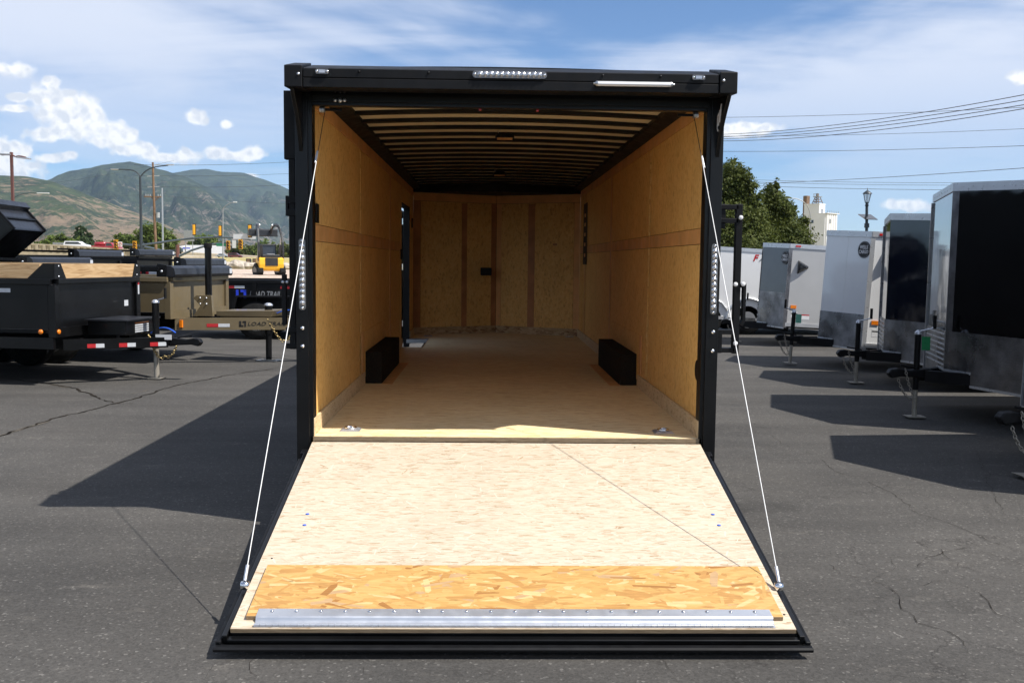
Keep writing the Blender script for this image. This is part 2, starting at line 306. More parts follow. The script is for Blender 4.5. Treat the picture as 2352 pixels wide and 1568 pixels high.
def mountain_mat(name, green, dark, tan, th, zspan):
    t = NT(name)
    sx = t.n('ShaderNodeSeparateXYZ'); t.l(t.co, sx.inputs[0])
    hgt = t.n('ShaderNodeMapRange'); t.l(sx.outputs[2], hgt.inputs[0]); hgt.inputs[1].default_value = 0; hgt.inputs[2].default_value = zspan; hgt.inputs[3].default_value = -0.07; hgt.inputs[4].default_value = 0.10
    n1 = t.noise(0.0045, 12, 0.72, vec=t.map((1, 1, 2.4)), dist=0.9); n2 = t.noise(0.03, 8, 0.8, vec=t.map((1, 1, 1.5)))
    bare = t.ramp(t.math('ADD', t.math('ADD', t.math('MULTIPLY', n1, 0.5), t.math('MULTIPLY', n2, 0.5)), hgt.outputs[0]), [(th-0.035, 0.0), (th+0.01, 1.0)])
    scrub = t.ramp(t.noise(0.012, 9, 0.75), [(0.38, dark), (0.6, green)])
    soil = t.ramp(t.noise(0.05, 6, 0.7), [(0.3, tuple(c*0.7 for c in tan)), (0.7, tan)])
    t.set(col=t.mix(bare, soil, scrub), rough=0.95, spec=0.1)
    t.bump(t.noise(0.02, 10, 0.75), 0.9, 30)
    return t.m
mountain_mat('near_hill', (0.075, 0.10, 0.040), (0.028, 0.042, 0.022), (0.32, 0.235, 0.155), 0.50, 270)
mountain_mat('far_hill', (0.055, 0.075, 0.040), (0.012, 0.022, 0.020), (0.24, 0.20, 0.165), 0.455, 620)
def leafmat(name, a, b):
    t = NT(name)
    t.set(col=t.ramp(t.noise(2.2, 4, 0.7), [(0.3, a), (0.7, b)]), rough=0.6, spec=0.18)
    t.b.inputs['Transmission Weight'].default_value = 0.0
    tr = t.n('ShaderNodeBsdfTranslucent'); t.l(t.ramp(t.noise(2.2, 4, 0.7), [(0.3, a), (0.7, b)]), tr.inputs[0])
    ms = t.n('ShaderNodeMixShader'); ms.inputs[0].default_value = 0.3
    out = t.t.nodes['Material Output']; t.l(t.b.outputs[0], ms.inputs[1]); t.l(tr.outputs[0], ms.inputs[2]); t.l(ms.outputs[0], out.inputs[0])
leafmat('leaf_dark', (0.045, 0.066, 0.012), (0.115, 0.13, 0.028))
leafmat('leaf_mid', (0.07, 0.11, 0.02), (0.14, 0.18, 0.04))
leafmat('leaf_pine', (0.03, 0.05, 0.018), (0.055, 0.085, 0.03))
t = NT('clear_lens'); t.set(col=(0.93, 0.93, 0.95), rough=0.08, trans=1.0, ior=1.45)
t = NT('glass'); t.set(col=(0.55, 0.58, 0.60), rough=0.05, alpha=0.30, coat=1.0)
def MT(n): return MATS[n]

# ------------------------------------------------------------------ geometry helpers
class MB:
    def __init__(s): s.v = []; s.f = []; s.sm = []
    def add(s, vs, fs, smooth=False):
        o = len(s.v); s.v += [Vector(v) for v in vs]; s.f += [[i+o for i in f] for f in fs]; s.sm += [smooth]*len(fs); return s
    def box(s, a, b):
        (x0, y0, z0), (x1, y1, z1) = a, b
        x0, x1 = sorted((x0, x1)); y0, y1 = sorted((y0, y1)); z0, z1 = sorted((z0, z1))
        return s.add([(x0,y0,z0),(x1,y0,z0),(x1,y1,z0),(x0,y1,z0),(x0,y0,z1),(x1,y0,z1),(x1,y1,z1),(x0,y1,z1)],
                     [(0,3,2,1),(4,5,6,7),(0,1,5,4),(1,2,6,5),(2,3,7,6),(3,0,4,7)])
    def hexa(s, p): # 8 points: bottom 4 ccw, top 4 ccw
        return s.add(p, [(0,3,2,1),(4,5,6,7),(0,1,5,4),(1,2,6,5),(2,3,7,6),(3,0,4,7)])
    def prism(s, poly, axis, a, b):
        def P(q, t):
            return {'x': (t, q[0], q[1]), 'y': (q[0], t, q[1]), 'z': (q[0], q[1], t)}[axis]
        n = len(poly)
        return s.add([P(q, a) for q in poly]+[P(q, b) for q in poly], [list(range(n))[::-1], list(range(n, 2*n))]+[(i, (i+1) % n, (i+1) % n+n, i+n) for i in range(n)])
    def slab(s, p0, p1, z0, z1, t): # vertical slab along p0->p1 (xy), thickness t to the left
        p0 = Vector((p0[0], p0[1], 0)); p1 = Vector((p1[0], p1[1], 0)); d = (p1-p0).normalized(); n = Vector((-d.y, d.x, 0))*t
        q = [p0, p1, p1+n, p0+n]
        return s.hexa([(a.x, a.y, z0) for a in q]+[(a.x, a.y, z1) for a in q])
    def tube(s, pts, r, n=8, r1=None, cap=True):
        pts = [Vector(p) for p in pts]; rings = []; m = len(pts)
        for i, p in enumerate(pts):
            d = (pts[min(i+1, m-1)]-pts[max(i-1, 0)]).normalized()
            a = d.cross(Vector((0, 0, 1)) if abs(d.z) < 0.9 else Vector((1, 0, 0))).normalized(); b = d.cross(a)
            rr = r if r1 is None else r+(r1-r)*i/(m-1)
            rings.append([p+(a*math.cos(2*math.pi*k/n)+b*math.sin(2*math.pi*k/n))*rr for k in range(n)])
        vs = [v for g in rings for v in g]; fs = []
        for i in range(m-1):
            for k in range(n): fs.append((i*n+k, i*n+(k+1) % n, (i+1)*n+(k+1) % n, (i+1)*n+k))
        s.add(vs, fs, n > 4)
        if cap: s.add(rings[0], [list(range(n))[::-1]]); s.add(rings[-1], [list(range(n))])
        return s
    def beam(s, a, b, w, h, up=(0, 0, 1)): # rectangular bar a->b
        a = Vector(a); b = Vector(b); d = (b-a).normalized(); r = d.cross(Vector(up))
        if r.length < 1e-4: r = d.cross(Vector((1, 0, 0)))
        r.normalize(); u = r.cross(d); r *= w/2; u *= h/2
        return s.hexa([a-r-u, a+r-u, b+r-u, b-r-u, a-r+u, a+r+u, b+r+u, b-r+u])
    def lathe(s, prof, c, axis='z', n=16):
        c = Vector(c); vs = []
        for (r, h) in prof:
            for k in range(n):
                a = 2*math.pi*k/n; x, y = r*math.cos(a), r*math.sin(a)
                vs.append(c+Vector({'z': (x, y, h), 'y': (x, h, y), 'x': (h, x, y)}[axis]))
        fs = []
        for i in range(len(prof)-1):
            for k in range(n): fs.append((i*n+k, i*n+(k+1) % n, (i+1)*n+(k+1) % n, (i+1)*n+k))
        s.add(vs, fs, True); s.add(vs[:n], [list(range(n))[::-1]]); s.add(vs[-n:], [list(range(n))]); return s
    def xf(s, fn): s.v = [Vector(fn(v)) for v in s.v]; return s
    def build(s, name, mat, parent=None, bevel=0, seg=2):
        me = bpy.data.meshes.new(name); me.from_pydata([tuple(v) for v in s.v], [], s.f)
        bm = bmesh.new(); bm.from_mesh(me); bmesh.ops.recalc_face_normals(bm, faces=bm.faces); bm.to_mesh(me); bm.free()
        for p, q in zip(me.polygons, s.sm): p.use_smooth = q
        me.materials.append(MT(mat) if isinstance(mat, str) else mat)
        o = bpy.data.objects.new(name, me); C.collection.objects.link(o)
        if parent is not None: o.parent = parent
        if bevel:
            b = o.modifiers.new('bevel', 'BEVEL'); b.width = bevel; b.segments = seg; b.limit_method = 'ANGLE'; b.angle_limit = 0.6
        return o
def tag(o, label=None, cat=None, group=None, kind=None):
    if label: o['label'] = label
    if cat: o['category'] = cat
    if group: o['group'] = group
    if kind: o['kind'] = kind
    return o
def thing(name, label, cat, loc=(0, 0, 0), rz=0, group=None):
    o = bpy.data.objects.new(name, None); C.collection.objects.link(o); o.empty_display_size = 0.2
    o.location = loc; o.rotation_euler = (0, 0, rz); return tag(o, label, cat, group)
def box(name, a, b, mat, parent=None, bevel=0): return MB().box(a, b).build(name, mat, parent, bevel)
def copy_tree(o, parent=None):
    c = o.copy(); C.collection.objects.link(c); c.parent = parent
    for ch in KIDS.get(o.name, []) or [x for x in o.children]: copy_tree(ch, c)
    return c
KIDS = {}
def inst(src, parent, loc): # another piece sharing the mesh
    c = src.copy(); C.collection.objects.link(c); c.parent = parent; c.location = loc; return c
def text(body, name, size, mat, parent, origin, xd, yd, bold=0.0, spacing=1.0, shear=0.0, width=None, depth=0.002):
    cu_ = bpy.data.curves.new(name, 'FONT'); cu_.body = body; cu_.size = size; cu_.align_x = 'CENTER'; cu_.align_y = 'CENTER'
    cu_.offset = bold; cu_.space_character = spacing; cu_.shear = shear; cu_.extrude = depth; cu_.resolution_u = 2
    o = bpy.data.objects.new(name, cu_); C.collection.objects.link(o); bpy.context.view_layer.update()
    me = bpy.data.meshes.new_from_object(o.evaluated_get(bpy.context.evaluated_depsgraph_get()))
    bpy.data.objects.remove(o); bpy.data.curves.remove(cu_)
    xd = Vector(xd).normalized(); yd = Vector(yd).normalized(); nd = xd.cross(yd); og = Vector(origin)
    sx_ = 1.0
    if width:
        xs = [v.co.x for v in me.vertices]; sx_ = width/(max(xs)-min(xs))
    for v in me.vertices: v.co = og+xd*v.co.x*sx_+yd*v.co.y+nd*v.co.z
    me.materials.clear(); me.materials.append(MT(mat))
    o = bpy.data.objects.new(name, me); C.collection.objects.link(o); o.parent = parent; return o
def rot2(p, a): return (p[0]*math.cos(a)-p[1]*math.sin(a), p[0]*math.sin(a)+p[1]*math.cos(a))

# ------------------------------------------------------------------ ground
def sheet(name, quad, z, mat, **k):
    o = MB().add([(x, y, z) for x, y in quad], [(0, 1, 2, 3)]).build(name, mat, None); return tag(o, kind='structure', **k)
g = sheet('ground', [(-9000, -400), (12000, -400), (12000, 12500), (-9000, 12500)], -0.30, 'dry_grass', label='dry open ground reaching to the foot of the mountains')
lot = MB(); lot.box((-90, -60, -0.25), (140, 52, 0.0)); lot = tag(lot.build('parking_lot', 'asphalt'), 'worn cracked grey asphalt of the trailer lot', kind='structure')

def crack(pts, w, mat='crack_dark', jit=0.03, name='crack', step=0.09):
    P = [onz(x, y) for x, y in pts]; L = []
    for a, b in zip(P[:-1], P[1:]):
        n = max(2, int((b-a).length/step))
        for i in range(n): L.append(a.lerp(b, i/n))
    L.append(P[-1]); rnd = random.Random(len(pts)*13+int(w*1000)+int(pts[0][0]))
    vs = []; off = 0
    for i, p in enumerate(L):
        d = (L[min(i+1, len(L)-1)]-L[max(i-1, 0)]).normalized(); nn = Vector((-d.y, d.x, 0))
        off = off*0.6+rnd.uniform(-jit, jit); ww = w*(0.65 if w > 0.03 else 0.32)*rnd.uniform(0.25, 1.3)*(0.3+0.7*min(1, min(i, len(L)-1-i)/5))
        for s_ in (-1, 1): vs.append((p.x+nn.x*(off+s_*ww/2), p.y+nn.y*(off+s_*ww/2), 0.004))
    m = MB().add(vs, [(2*i, 2*i+2, 2*i+3, 2*i+1) for i in range(len(L)-1)])
    return m.build(name, mat, lot)
crack([(-60, 1018), (40, 988), (120, 962), (200, 943), (268, 927), (310, 915), (380, 893), (440, 878), (520, 862), (640, 845)], 0.05, jit=0.03)
crack([(0, 868), (90, 880), (170, 893), (215, 910), (262, 925)], 0.05, jit=0.03)
crack([(262, 927), (305, 927)], 0.09, jit=0.02)
crack([(118, 884), (178, 893)], 0.07, 'crack_silt'); crack([(300, 905), (335, 895)], 0.08, 'crack_silt'); crack([(-40, 1012), (110, 968)], 0.10, 'crack_silt', jit=0.01, step=0.15)
crack([(1880, 1052), (1925, 1085), (1980, 1100), (2030, 1125), (2090, 1160), (2105, 1180), (2180, 1200), (2230, 1225), (2290, 1250), (2352, 1270)], 0.010, jit=0.018, step=0.05)
crack([(2090, 1230), (2140, 1258), (2160, 1262), (2200, 1300), (2240, 1310), (2300, 1330)], 0.009, jit=0.018, step=0.05)
crack([(2100, 1310), (2125, 1285), (2200, 1262), (2240, 1258), (2300, 1285), (2352, 1300)], 0.010, jit=0.018, step=0.05)
crack([(1900, 1295), (1930, 1320), (2000, 1330), (2040, 1345), (2085, 1400), (2110, 1430), (2190, 1450), (2230, 1500)], 0.012, jit=0.016, step=0.04)
crack([(2010, 1325), (2045, 1308), (2055, 1300), (2040, 1275)], 0.008, jit=0.012, step=0.04)
crack([(2100, 1345), (2170, 1330), (2240, 1355), (2300, 1410), (2352, 1440)], 0.011, jit=0.016, step=0.04)
crack([(2240, 1030), (2300, 1180), (2352, 1200)], 0.008, jit=0.02, step=0.05)
crack([(585, 1500), (575, 1530), (590, 1568)], 0.006, jit=0.012, step=0.03)
crack([(820, 1515), (840, 1540), (815, 1568)], 0.005, jit=0.012, step=0.03)
crack([(1500, 1495), (1535, 1530), (1560, 1560)], 0.006, jit=0.01, step=0.03)
crack([(500, 1520), (470, 1545), (480, 1575)], 0.005, jit=0.012, step=0.03)
crack([(1640, 955), (1700, 980), (1770, 1000), (1830, 1040)], 0.007, jit=0.02, step=0.06)
for (x, y) in ((880, 756), (1000, 900)): pass

# gravel pad, grass bank, freeway embankment (heights follow the view)
def strip(name, prof, x0, x1, mat, label, nx=26, rough=0.0):
    m = MB(); vs = []; n = len(prof)
    for i in range(nx+1):
        for (Y, z) in prof:
            X = x0+(x1-x0)*i/nx
            vs.append((X, Y, z+(mnoise.noise(Vector((X*0.35, Y*0.35, 0)))*rough if 0 < prof.index((Y, z)) < n-1 else 0)))
    m.add(vs, [(i*n+j, (i+1)*n+j, (i+1)*n+j+1, i*n+j+1) for i in range(nx) for j in range(n-1)], True)
    return tag(m.build(name, mat), label, kind='structure')
strip('gravel_pad', [(49, -0.2), (50, 0.02), (53, 0.18), (57, 0.33), (62, 0.42), (70, 0.45), (80, 0.45), (96, 0.46)], -60, 25, 'gravel', 'pale gravel pad behind the lot where the loader is parked', 90, 0.05)
strip('grass_bank', [(96, 0.0), (96.1, 0.46), (130, 0.55), (180, 0.95), (230, 1.30), (290, 1.62), (340, 1.80), (420, 1.7), (430, -0.5)], -330, 260, 'dry_grass', 'dry yellow grass bank rising to the freeway', 60, 0.10)
def road_z(x): # height of freeway deck at Y=335
    return max(1.45, min(9.0, 1.45+(-x-62)*0.045))
m = MB(); vs = []
xs = [-420+i*8 for i in range(73)]
for X in xs:
    z = road_z(X); vs += [(X, 338, -0.4), (X, 338.5, z), (X, 366, z+0.1), (X, 368, -0.4)]
m.add(vs, [(4*i+j, 4*i+4+j, 4*i+5+j, 4*i+1+j) for i in range(len(xs)-1) for j in range(3)])
tag(m.build('freeway', 'concrete'), 'raised concrete freeway deck along the foot of the hills', kind='structure')

# ------------------------------------------------------------------ mountains
def ridge(name, D, prof, front, back, mat, label, z0=0, amp=0.16, seed=0, nu=300, nv=90, spur=1.0):
    pts = [ony(x, y, D) for x, y in prof]
    def hz(X):
        if X <= pts[0].x: return pts[0].z
        for a, b in zip(pts[:-1], pts[1:]):
            if X <= b.x:
                t = (X-a.x)/(b.x-a.x); t = t*t*(3-2*t)*0.35+t*0.65; return a.z+(b.z-a.z)*t
        return pts[-1].z
    X0, X1 = pts[0].x, pts[-1].x; vs = []
    for i in range(nu+1):
        X = X0+(X1-X0)*i/nu; H = hz(X)
        for j in range(nv+1):
            v = j/nv
            if v <= 0.72:
                s_ = v/0.72; Y = D-front*(1-s_); base = H*(s_**1.25)
                k = math.sin(math.pi*s_)**0.8*min(1.0, 1.5*(1-s_)**0.6)
            else:
                s_ = (v-0.72)/0.28; Y = D+back*s_; base = H*(1-0.8*s_); k = s_
            Xp = X*(Y-CAM.y)/(D-CAM.y)   # keeps spurs running towards the valley
            q = Vector((X*0.0011+seed, s_*0.55 if v <= 0.72 else 0.55, seed*1.3))
            sp = (abs(mnoise.noise(q*2.6))*-1.0+0.35)*1.3+mnoise.noise(q*6.5)*0.30
            q2 = Vector((X, Y*0.6, 0))*0.004
            sp += mnoise.fractal(q2+Vector((seed, 0, 0)), 0.7, 2.1, 7)*0.42
            z = base+H*amp*k*sp*spur
            if v >= 0.70 and v <= 0.74: z = base+mnoise.fractal(Vector((X*0.012, seed, 0)), 0.8, 2, 4)*H*0.006
            vs.append((Xp, Y, max(z, -5)+z0*0))
    m = MB().add(vs, [(i*(nv+1)+j, (i+1)*(nv+1)+j, (i+1)*(nv+1)+j+1, i*(nv+1)+j+1) for i in range(nu) for j in range(nv)], True)
    return tag(m.build(name, mat), label, kind='structure')
ridge('mountain_range', 7200, [(-900, 330), (-500, 420), (0, 455), (200, 430), (330, 400), (400, 396), (440, 388), (470, 386), (520, 394), (560, 396), (600, 409), (640, 423), (690, 447), (760, 480), (850, 515), (980, 556), (1150, 590), (1300, 606)], 2600, 1800, 'far_hill', 'blue-green mountain range furthest back', amp=0.42, seed=3.3)
ridge('mountain', 5200, [(-700, 400), (-300, 450), (0, 440), (60, 428), (110, 412), (135, 400), (165, 390), (200, 385), (235, 377), (275, 372), (300, 370), (330, 376), (370, 388), (420, 402), (480, 430), (540, 470), (600, 510), (660, 548), (740, 578), (860, 600)], 2100, 1500, 'far_hill', 'dark green wooded mountain behind the near hill', amp=0.46, seed=8.1)
ridge('hill', 3000, [(-900, 330), (-400, 370), (-150, 392), (0, 401), (60, 404), (110, 413), (165, 431), (230, 457), (300, 483), (370, 512), (430, 540), (480, 560), (560, 585), (640, 600)], 1300, 900, 'near_hill', 'near hill of green scrub and bare tan grass on the left', amp=0.32, seed=5.7)

# ------------------------------------------------------------------ MAIN CARGO TRAILER
T = thing('cargo_trailer', 'large black enclosed cargo trailer seen from behind with its wooden ramp let down', 'cargo trailer')
FZ = 0.544; IW = 1.165; TOPZ = 2.478; BY = 7.95; NY = 8.55
# outer shell
box('side_wall', (1.205, 0.06, 0.42), (1.232, BY, 2.665), 'black_paint', T)
m = MB(); m.box((-1.232, 0.06, 0.42), (-1.205, 6.11, 2.665)); m.box((-1.232, 7.215, 0.42), (-1.205, BY, 2.665)); m.box((-1.232, 6.11, 2.262), (-1.205, 7.215, 2.665))
m.build('side_wall', 'black_paint', T)
m = MB(); m.slab((-1.232, BY+0.06), (0, NY+0.08), 0.42, 2.665, 0.03); m.slab((0, NY+0.08), (1.232, BY+0.06), 0.42, 2.665, 0.03); m.build('nose_wall', 'black_paint', T)
def arch(x, side=2.595, mid=2.63): return mid-(mid-side)*(x/1.2)**2
m = MB(); N = 16; vs = []
for Y in (-0.02, NY+0.10):
    for i in range(N+1):
        X = -1.232+2.464*i/N; z = 2.665+0.025*(1-(X/1.232)**2); vs += [(X, Y, z), (X, Y, z+0.02)]
st = 2*(N+1)
m.add(vs, [(2*i, 2*i+2, 2*i+3, 2*i+1) for i in range(N)]+[(st+2*i+1, st+2*i+3, st+2*i+2, st+2*i) for i in range(N)]+[(2*i+1, 2*i+3, st+2*i+3, st+2*i+1) for i in range(N)]+[(2*i, st+2*i, st+2*i+2, 2*i+2) for i in range(N)])
m.build('roof', 'black_paint', T)
# ceiling skin (arched) and ribs
vs = []
for Y in (0.03, BY):
    for i in range(N+1):
        X = -1.2+2.4*i/N; vs.append((X, Y, arch(X)+0.024))
MB().add(vs, [(i, i+1, N+2+i, N+1+i) for i in range(N)], True).build('ceiling_panel', 'ceiling_skin', T)
def rib_mesh():
    m = MB(); vs = []
    for i in range(N+1):
        X = -1.19+2.38*i/N; z = arch(X)
        vs += [(X, -0.040, z), (X, 0.040, z), (X, 0.040, z+0.022), (X, -0.040, z+0.022)]
    fs = []
    for i in range(N):
        for j in range(4): fs.append((4*i+j, 4*i+4+j, 4*i+4+(j+1) % 4, 4*i+(j+1) % 4))
    m.add(vs, fs); return m
rib = rib_mesh().build('roof_rib', 'rib_paint', T); rib.location = (0, 0.40, 0)
for k in range(1, 19): inst(rib, T, (0, 0.40+0.406*k, 0))
# dark cove along both ceiling edges
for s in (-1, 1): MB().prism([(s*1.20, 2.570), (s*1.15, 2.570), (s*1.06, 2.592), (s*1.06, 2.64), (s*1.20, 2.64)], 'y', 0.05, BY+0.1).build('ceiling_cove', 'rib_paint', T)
# wall boards
def wallboard(side, y0, y1, z0, z1, mat, name='wall_panel', proud=0.0):
    x = side*(IW-proud); g_ = 0.026 if name == 'wall_panel' else 0.006  # panel joints widened: dark backing showing through stands in for batten-edge shadows
    return box(name, (x, y0+g_, z0+0.0018), (x+side*0.012, y1-g_, z1-0.0018), mat, T, 0.001)
for s in (-1, 1): box('wall_backing', (s*1.180, 0.03, 0.50), (s*1.186, 6.10 if s < 0 else BY, 2.66), 'rib_paint', T)
Lb = [0.005, 2.26, 4.648, 6.008]
for a, b in zip(Lb[:-1], Lb[1:]):
    wallboard(-1, a, b, 0.54, 1.700, 'osb_wall'); wallboard(-1, a, b, 1.700, 1.802, 'luan', 'wall_strip'); wallboard(-1, a, b, 1.802, 2.482, 'osb_wall')
wallboard(-1, 6.008, 6.11, 0.54, 2.482, 'osb_wall'); wallboard(-1, 6.11, 7.215, 2.285, 2.482, 'osb_wall'); wallboard(-1, 7.25, BY, 0.54, 2.482, 'osb_wall')
wallboard(-1, 0.005, BY, 2.482, 2.575, 'luan', 'wall_strip', 0.004)
Rb = [0.005, 2.042, 4.413, 7.085, 7.498, BY]
for k, (a, b) in enumerate(zip(Rb[:-1], Rb[1:])):
    wallboard(1, a, b, 0.54, 1.708, 'osb_wall'); wallboard(1, a, b, 1.708, 1.805, 'luan', 'wall_strip'); wallboard(1, a, b, 1.805, 2.487, 'osb_wall')
wallboard(1, 0.005, BY, 2.487, 2.578, 'luan', 'wall_strip', 0.004)
# batten strips over the joints
for y in Lb[2:3]: wallboard(-1, y+0.01, y+0.12, 0.6, 2.482, 'luan', 'batten', 0.002)
for y in Rb[2:4]: wallboard(1, y+0.01, y+0.12, 0.6, 2.487, 'luan', 'batten', 0.002)
# kick boards along the floor
for s in (-1, 1):
    segs = [(0.005, 2.42), (4.16, 6.05), (7.26, BY-0.02)] if s < 0 else [(0.005, 2.42), (4.16, BY-0.02)]
    for a, b in segs: box('kick_board', (s*(IW-0.002), a, FZ-0.002), (s*(IW-0.018), b, FZ+0.105), 'osb_kick', T, 0.002)
    box('kick_board', (s*(IW-0.001), 2.36, 0.60), (s*(IW-0.010), 4.2, 0.99), 'osb_wall', T, 0.002)
    box('kick_board', (s*(IW-0.003), 2.27, 0.66), (s*(IW-0.013), 2.36, 0.985), 'luan', T, 0.002)
# back wall, two halves of a shallow V
def backpiece(x0, x1, z0, z1, mat, proud=0.0, name='wall_panel'):
    s = -1 if (x0+x1) < 0 else 1
    def P(x): return (x, NY-(NY-BY)*abs(x)/IW-proud)
    g_ = 0.002
    a, b = P(x0+g_), P(x1-g_)
    return MB().slab(a, b, z0+g_, z1-g_, 0.012).build(name, mat, T)
backpiece(-1.17, 0, 0.5, 2.65, 'rib_paint', -0.02, 'wall_backing'); backpiece(0, 1.17, 0.5, 2.65, 'rib_paint', -0.02, 'wall_backing')
for a, b in ((-1.066, -0.492), (-0.492, -0.063), (0.072, 0.50), (0.50, 1.085)): backpiece(a, b, 0.645, 2.42, 'osb_back')
for a, b, mm in ((-1.165, -1.066, 'luan_dark'), (-0.50, -0.42, 'luan_dark'), (-0.075, 0.0, 'luan_dark'), (0.0, 0.072, 'luan'), (0.452, 0.55, 'luan_dark'), (1.085, 1.165, 'luan')):
    backpiece(a, b, 0.645, 2.42 if abs(a) > 1 or abs(b) > 1 or abs(a+b) < 0.2 else 2.41, mm, 0.004, 'wall_strip')
backpiece(-1.165, 0, 2.42, 2.62, 'luan', 0.005, 'wall_strip'); backpiece(0, 1.165, 2.42, 2.62, 'luan', 0.005, 'wall_strip')
MB().prism([(-1.19, BY-0.05), (0, BY-0.32), (1.19, BY-0.05), (1.19, BY+0.05), (0, NY+0.05), (-1.19, BY+0.05)], 'z', 2.535, 2.655).build('ceiling_header', 'rib_paint', T)
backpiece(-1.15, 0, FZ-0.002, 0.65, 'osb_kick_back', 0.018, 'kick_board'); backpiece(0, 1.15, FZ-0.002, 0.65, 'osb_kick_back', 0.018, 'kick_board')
# floor boards
fy = [0.0, 2.44, 4.88, 7.32, NY]
for a, b in zip(fy[:-1], fy[1:]):
    if b < 8:
        for (xa, xb) in ((-IW, IW),):
            if a > 4.8 and a < 7: # cut-out at the side door step
                m = MB(); m.box((-0.90, a, FZ-0.035), (IW, b-0.003, FZ)); m.box((-IW, a, FZ-0.035), (-0.902, 6.012, FZ)); m.build('floor_panel', 'osb_floor', T)
            else: box('floor_panel', (xa, a+(0.0 if a == 0 else 0.0), FZ-0.035), (xb, b-0.003, FZ), 'osb_floor', T)
    else: MB().prism([(-IW, a), (IW, a), (IW, BY), (0, NY), (-IW, BY)], 'z', FZ-0.035, FZ).build('floor_panel', 'osb_floor', T)
box('floor_edge', (-IW, -0.012, FZ-0.034), (IW, -0.001, FZ-0.002), 'osb_edge', T)
box('rear_sill', (-1.16, -0.055, 0.40), (1.16, -0.013, FZ-0.036), 'black_paint', T, 0.004)
MB().tube([(-1.14, -0.045, 0.508), (1.14, -0.045, 0.508)], 0.014, 8).build('hinge_tube', 'black_paint', T)
box('rear_bumper', (-1.20, 0.0, 0.36), (1.20, 0.12, 0.50), 'black_paint', T)
# step well at the side door
box('step_well', (-1.20, 6.02, 0.36), (-0.905, 7.31, 0.42), 'black_paint', T)
box('step_edge', (-0.904, 6.02, 0.42), (-0.899, 7.31, FZ+0.001), 'luan', T)
box('step_plate', (-1.19, 7.12, 0.50), (-0.906, 7.31, FZ+0.002), 'steel_pole', T)
# open side door and its frame
box('door_frame', (-1.238, 7.205, 0.44), (-1.160, 7.245, 2.29), 'black_satin', T); box('door_frame', (-1.238, 6.095, 0.44), (-1.17, 6.110, 2.29), 'black_satin', T)
box('door_frame', (-1.238, 6.11, 2.262), (-1.16, 7.205, 2.285), 'black_satin', T)
dr = MB(); dr.box((-1.30, 7.27, 0.46), (-1.262, 8.10, 2.25)); dr = dr.build('side_door', 'black_paint', T, 0.01)
for z in (0.75, 1.5, 2.1): MB().tube([(-1.25, 7.25, z-0.04), (-1.25, 7.25, z+0.04)], 0.012, 8).build('hinge', 'chrome', dr)
box('sticker', (-1.1595, 7.215, 0.98), (-1.1590, 7.235, 1.10), 'white_print', T)
# wheel boxes
for s in (-1, 1):
    m = MB(); m.box((s*(IW-0.003), 2.50, FZ), (s*1.015, 4.13, FZ+0.27)); m.build('wheel_box', 'carpet', T, 0.006)
    a, b = s*1.0135, s*0.925
    MB().hexa([(a, 2.46, FZ-0.001), (b, 2.46, FZ-0.001), (b, 4.16, FZ-0.001), (a, 4.16, FZ-0.001), (a, 2.46, FZ+0.004), (b, 2.46, FZ+0.003), (b, 4.16, FZ+0.003), (a, 4.16, FZ+0.004)]).build('trim_strip', 'luan', T)
# wheels under the body
for s in (-1, 1):
    for y in (2.92, 3.70):
        w_ = MB().lathe([(0.20, -0.085), (0.31, -0.085), (0.34, -0.06), (0.34, 0.06), (0.31, 0.085), (0.20, 0.085)], (s*1.118, y, 0.34), 'x', 28).build('wheel', 'rubber', T)
        MB().lathe([(0.02, 0.0), (0.19, 0.02), (0.20, 0.06)], (s*1.118+s*0.03, y, 0.34), 'x', 20).build('rim', 'galvanised', w_)
MB().tube([(-1.0, 2.95, 0.36), (1.0, 2.95, 0.36)], 0.04, 8).build('axle', 'black_satin', T); MB().tube([(-1.0, 3.78, 0.36), (1.0, 3.78, 0.36)], 0.04, 8).build('axle', 'black_satin', T)
for s in (-1, 1): box('chassis_rail', (s*0.95, 0.12, 0.40), (s*0.89, 8.3, 0.508), 'black_satin', T)
# floor rings
def dring(x, y):
    b_ = MB().hexa([(x-0.062, y-0.06, FZ), (x+0.062, y-0.06, FZ), (x+0.062, y+0.06, FZ), (x-0.062, y+0.06, FZ), (x-0.045, y-0.045, FZ+0.010), (x+0.045, y-0.045, FZ+0.010), (x+0.045, y+0.045, FZ+0.010), (x-0.045, y+0.045, FZ+0.010)]).build('tie_down', 'zinc', T)
    MB().tube([(x+0.034*math.cos(a), y+0.034*math.sin(a), FZ+0.016) for a in [k*math.pi/8 for k in range(17)]], 0.006, 6, cap=False).build('ring', 'chrome', b_)
for q in ((-0.964, 0.215), (0.976, 0.212), (-0.942, 7.742), (1.03, 7.80)): dring(*q)
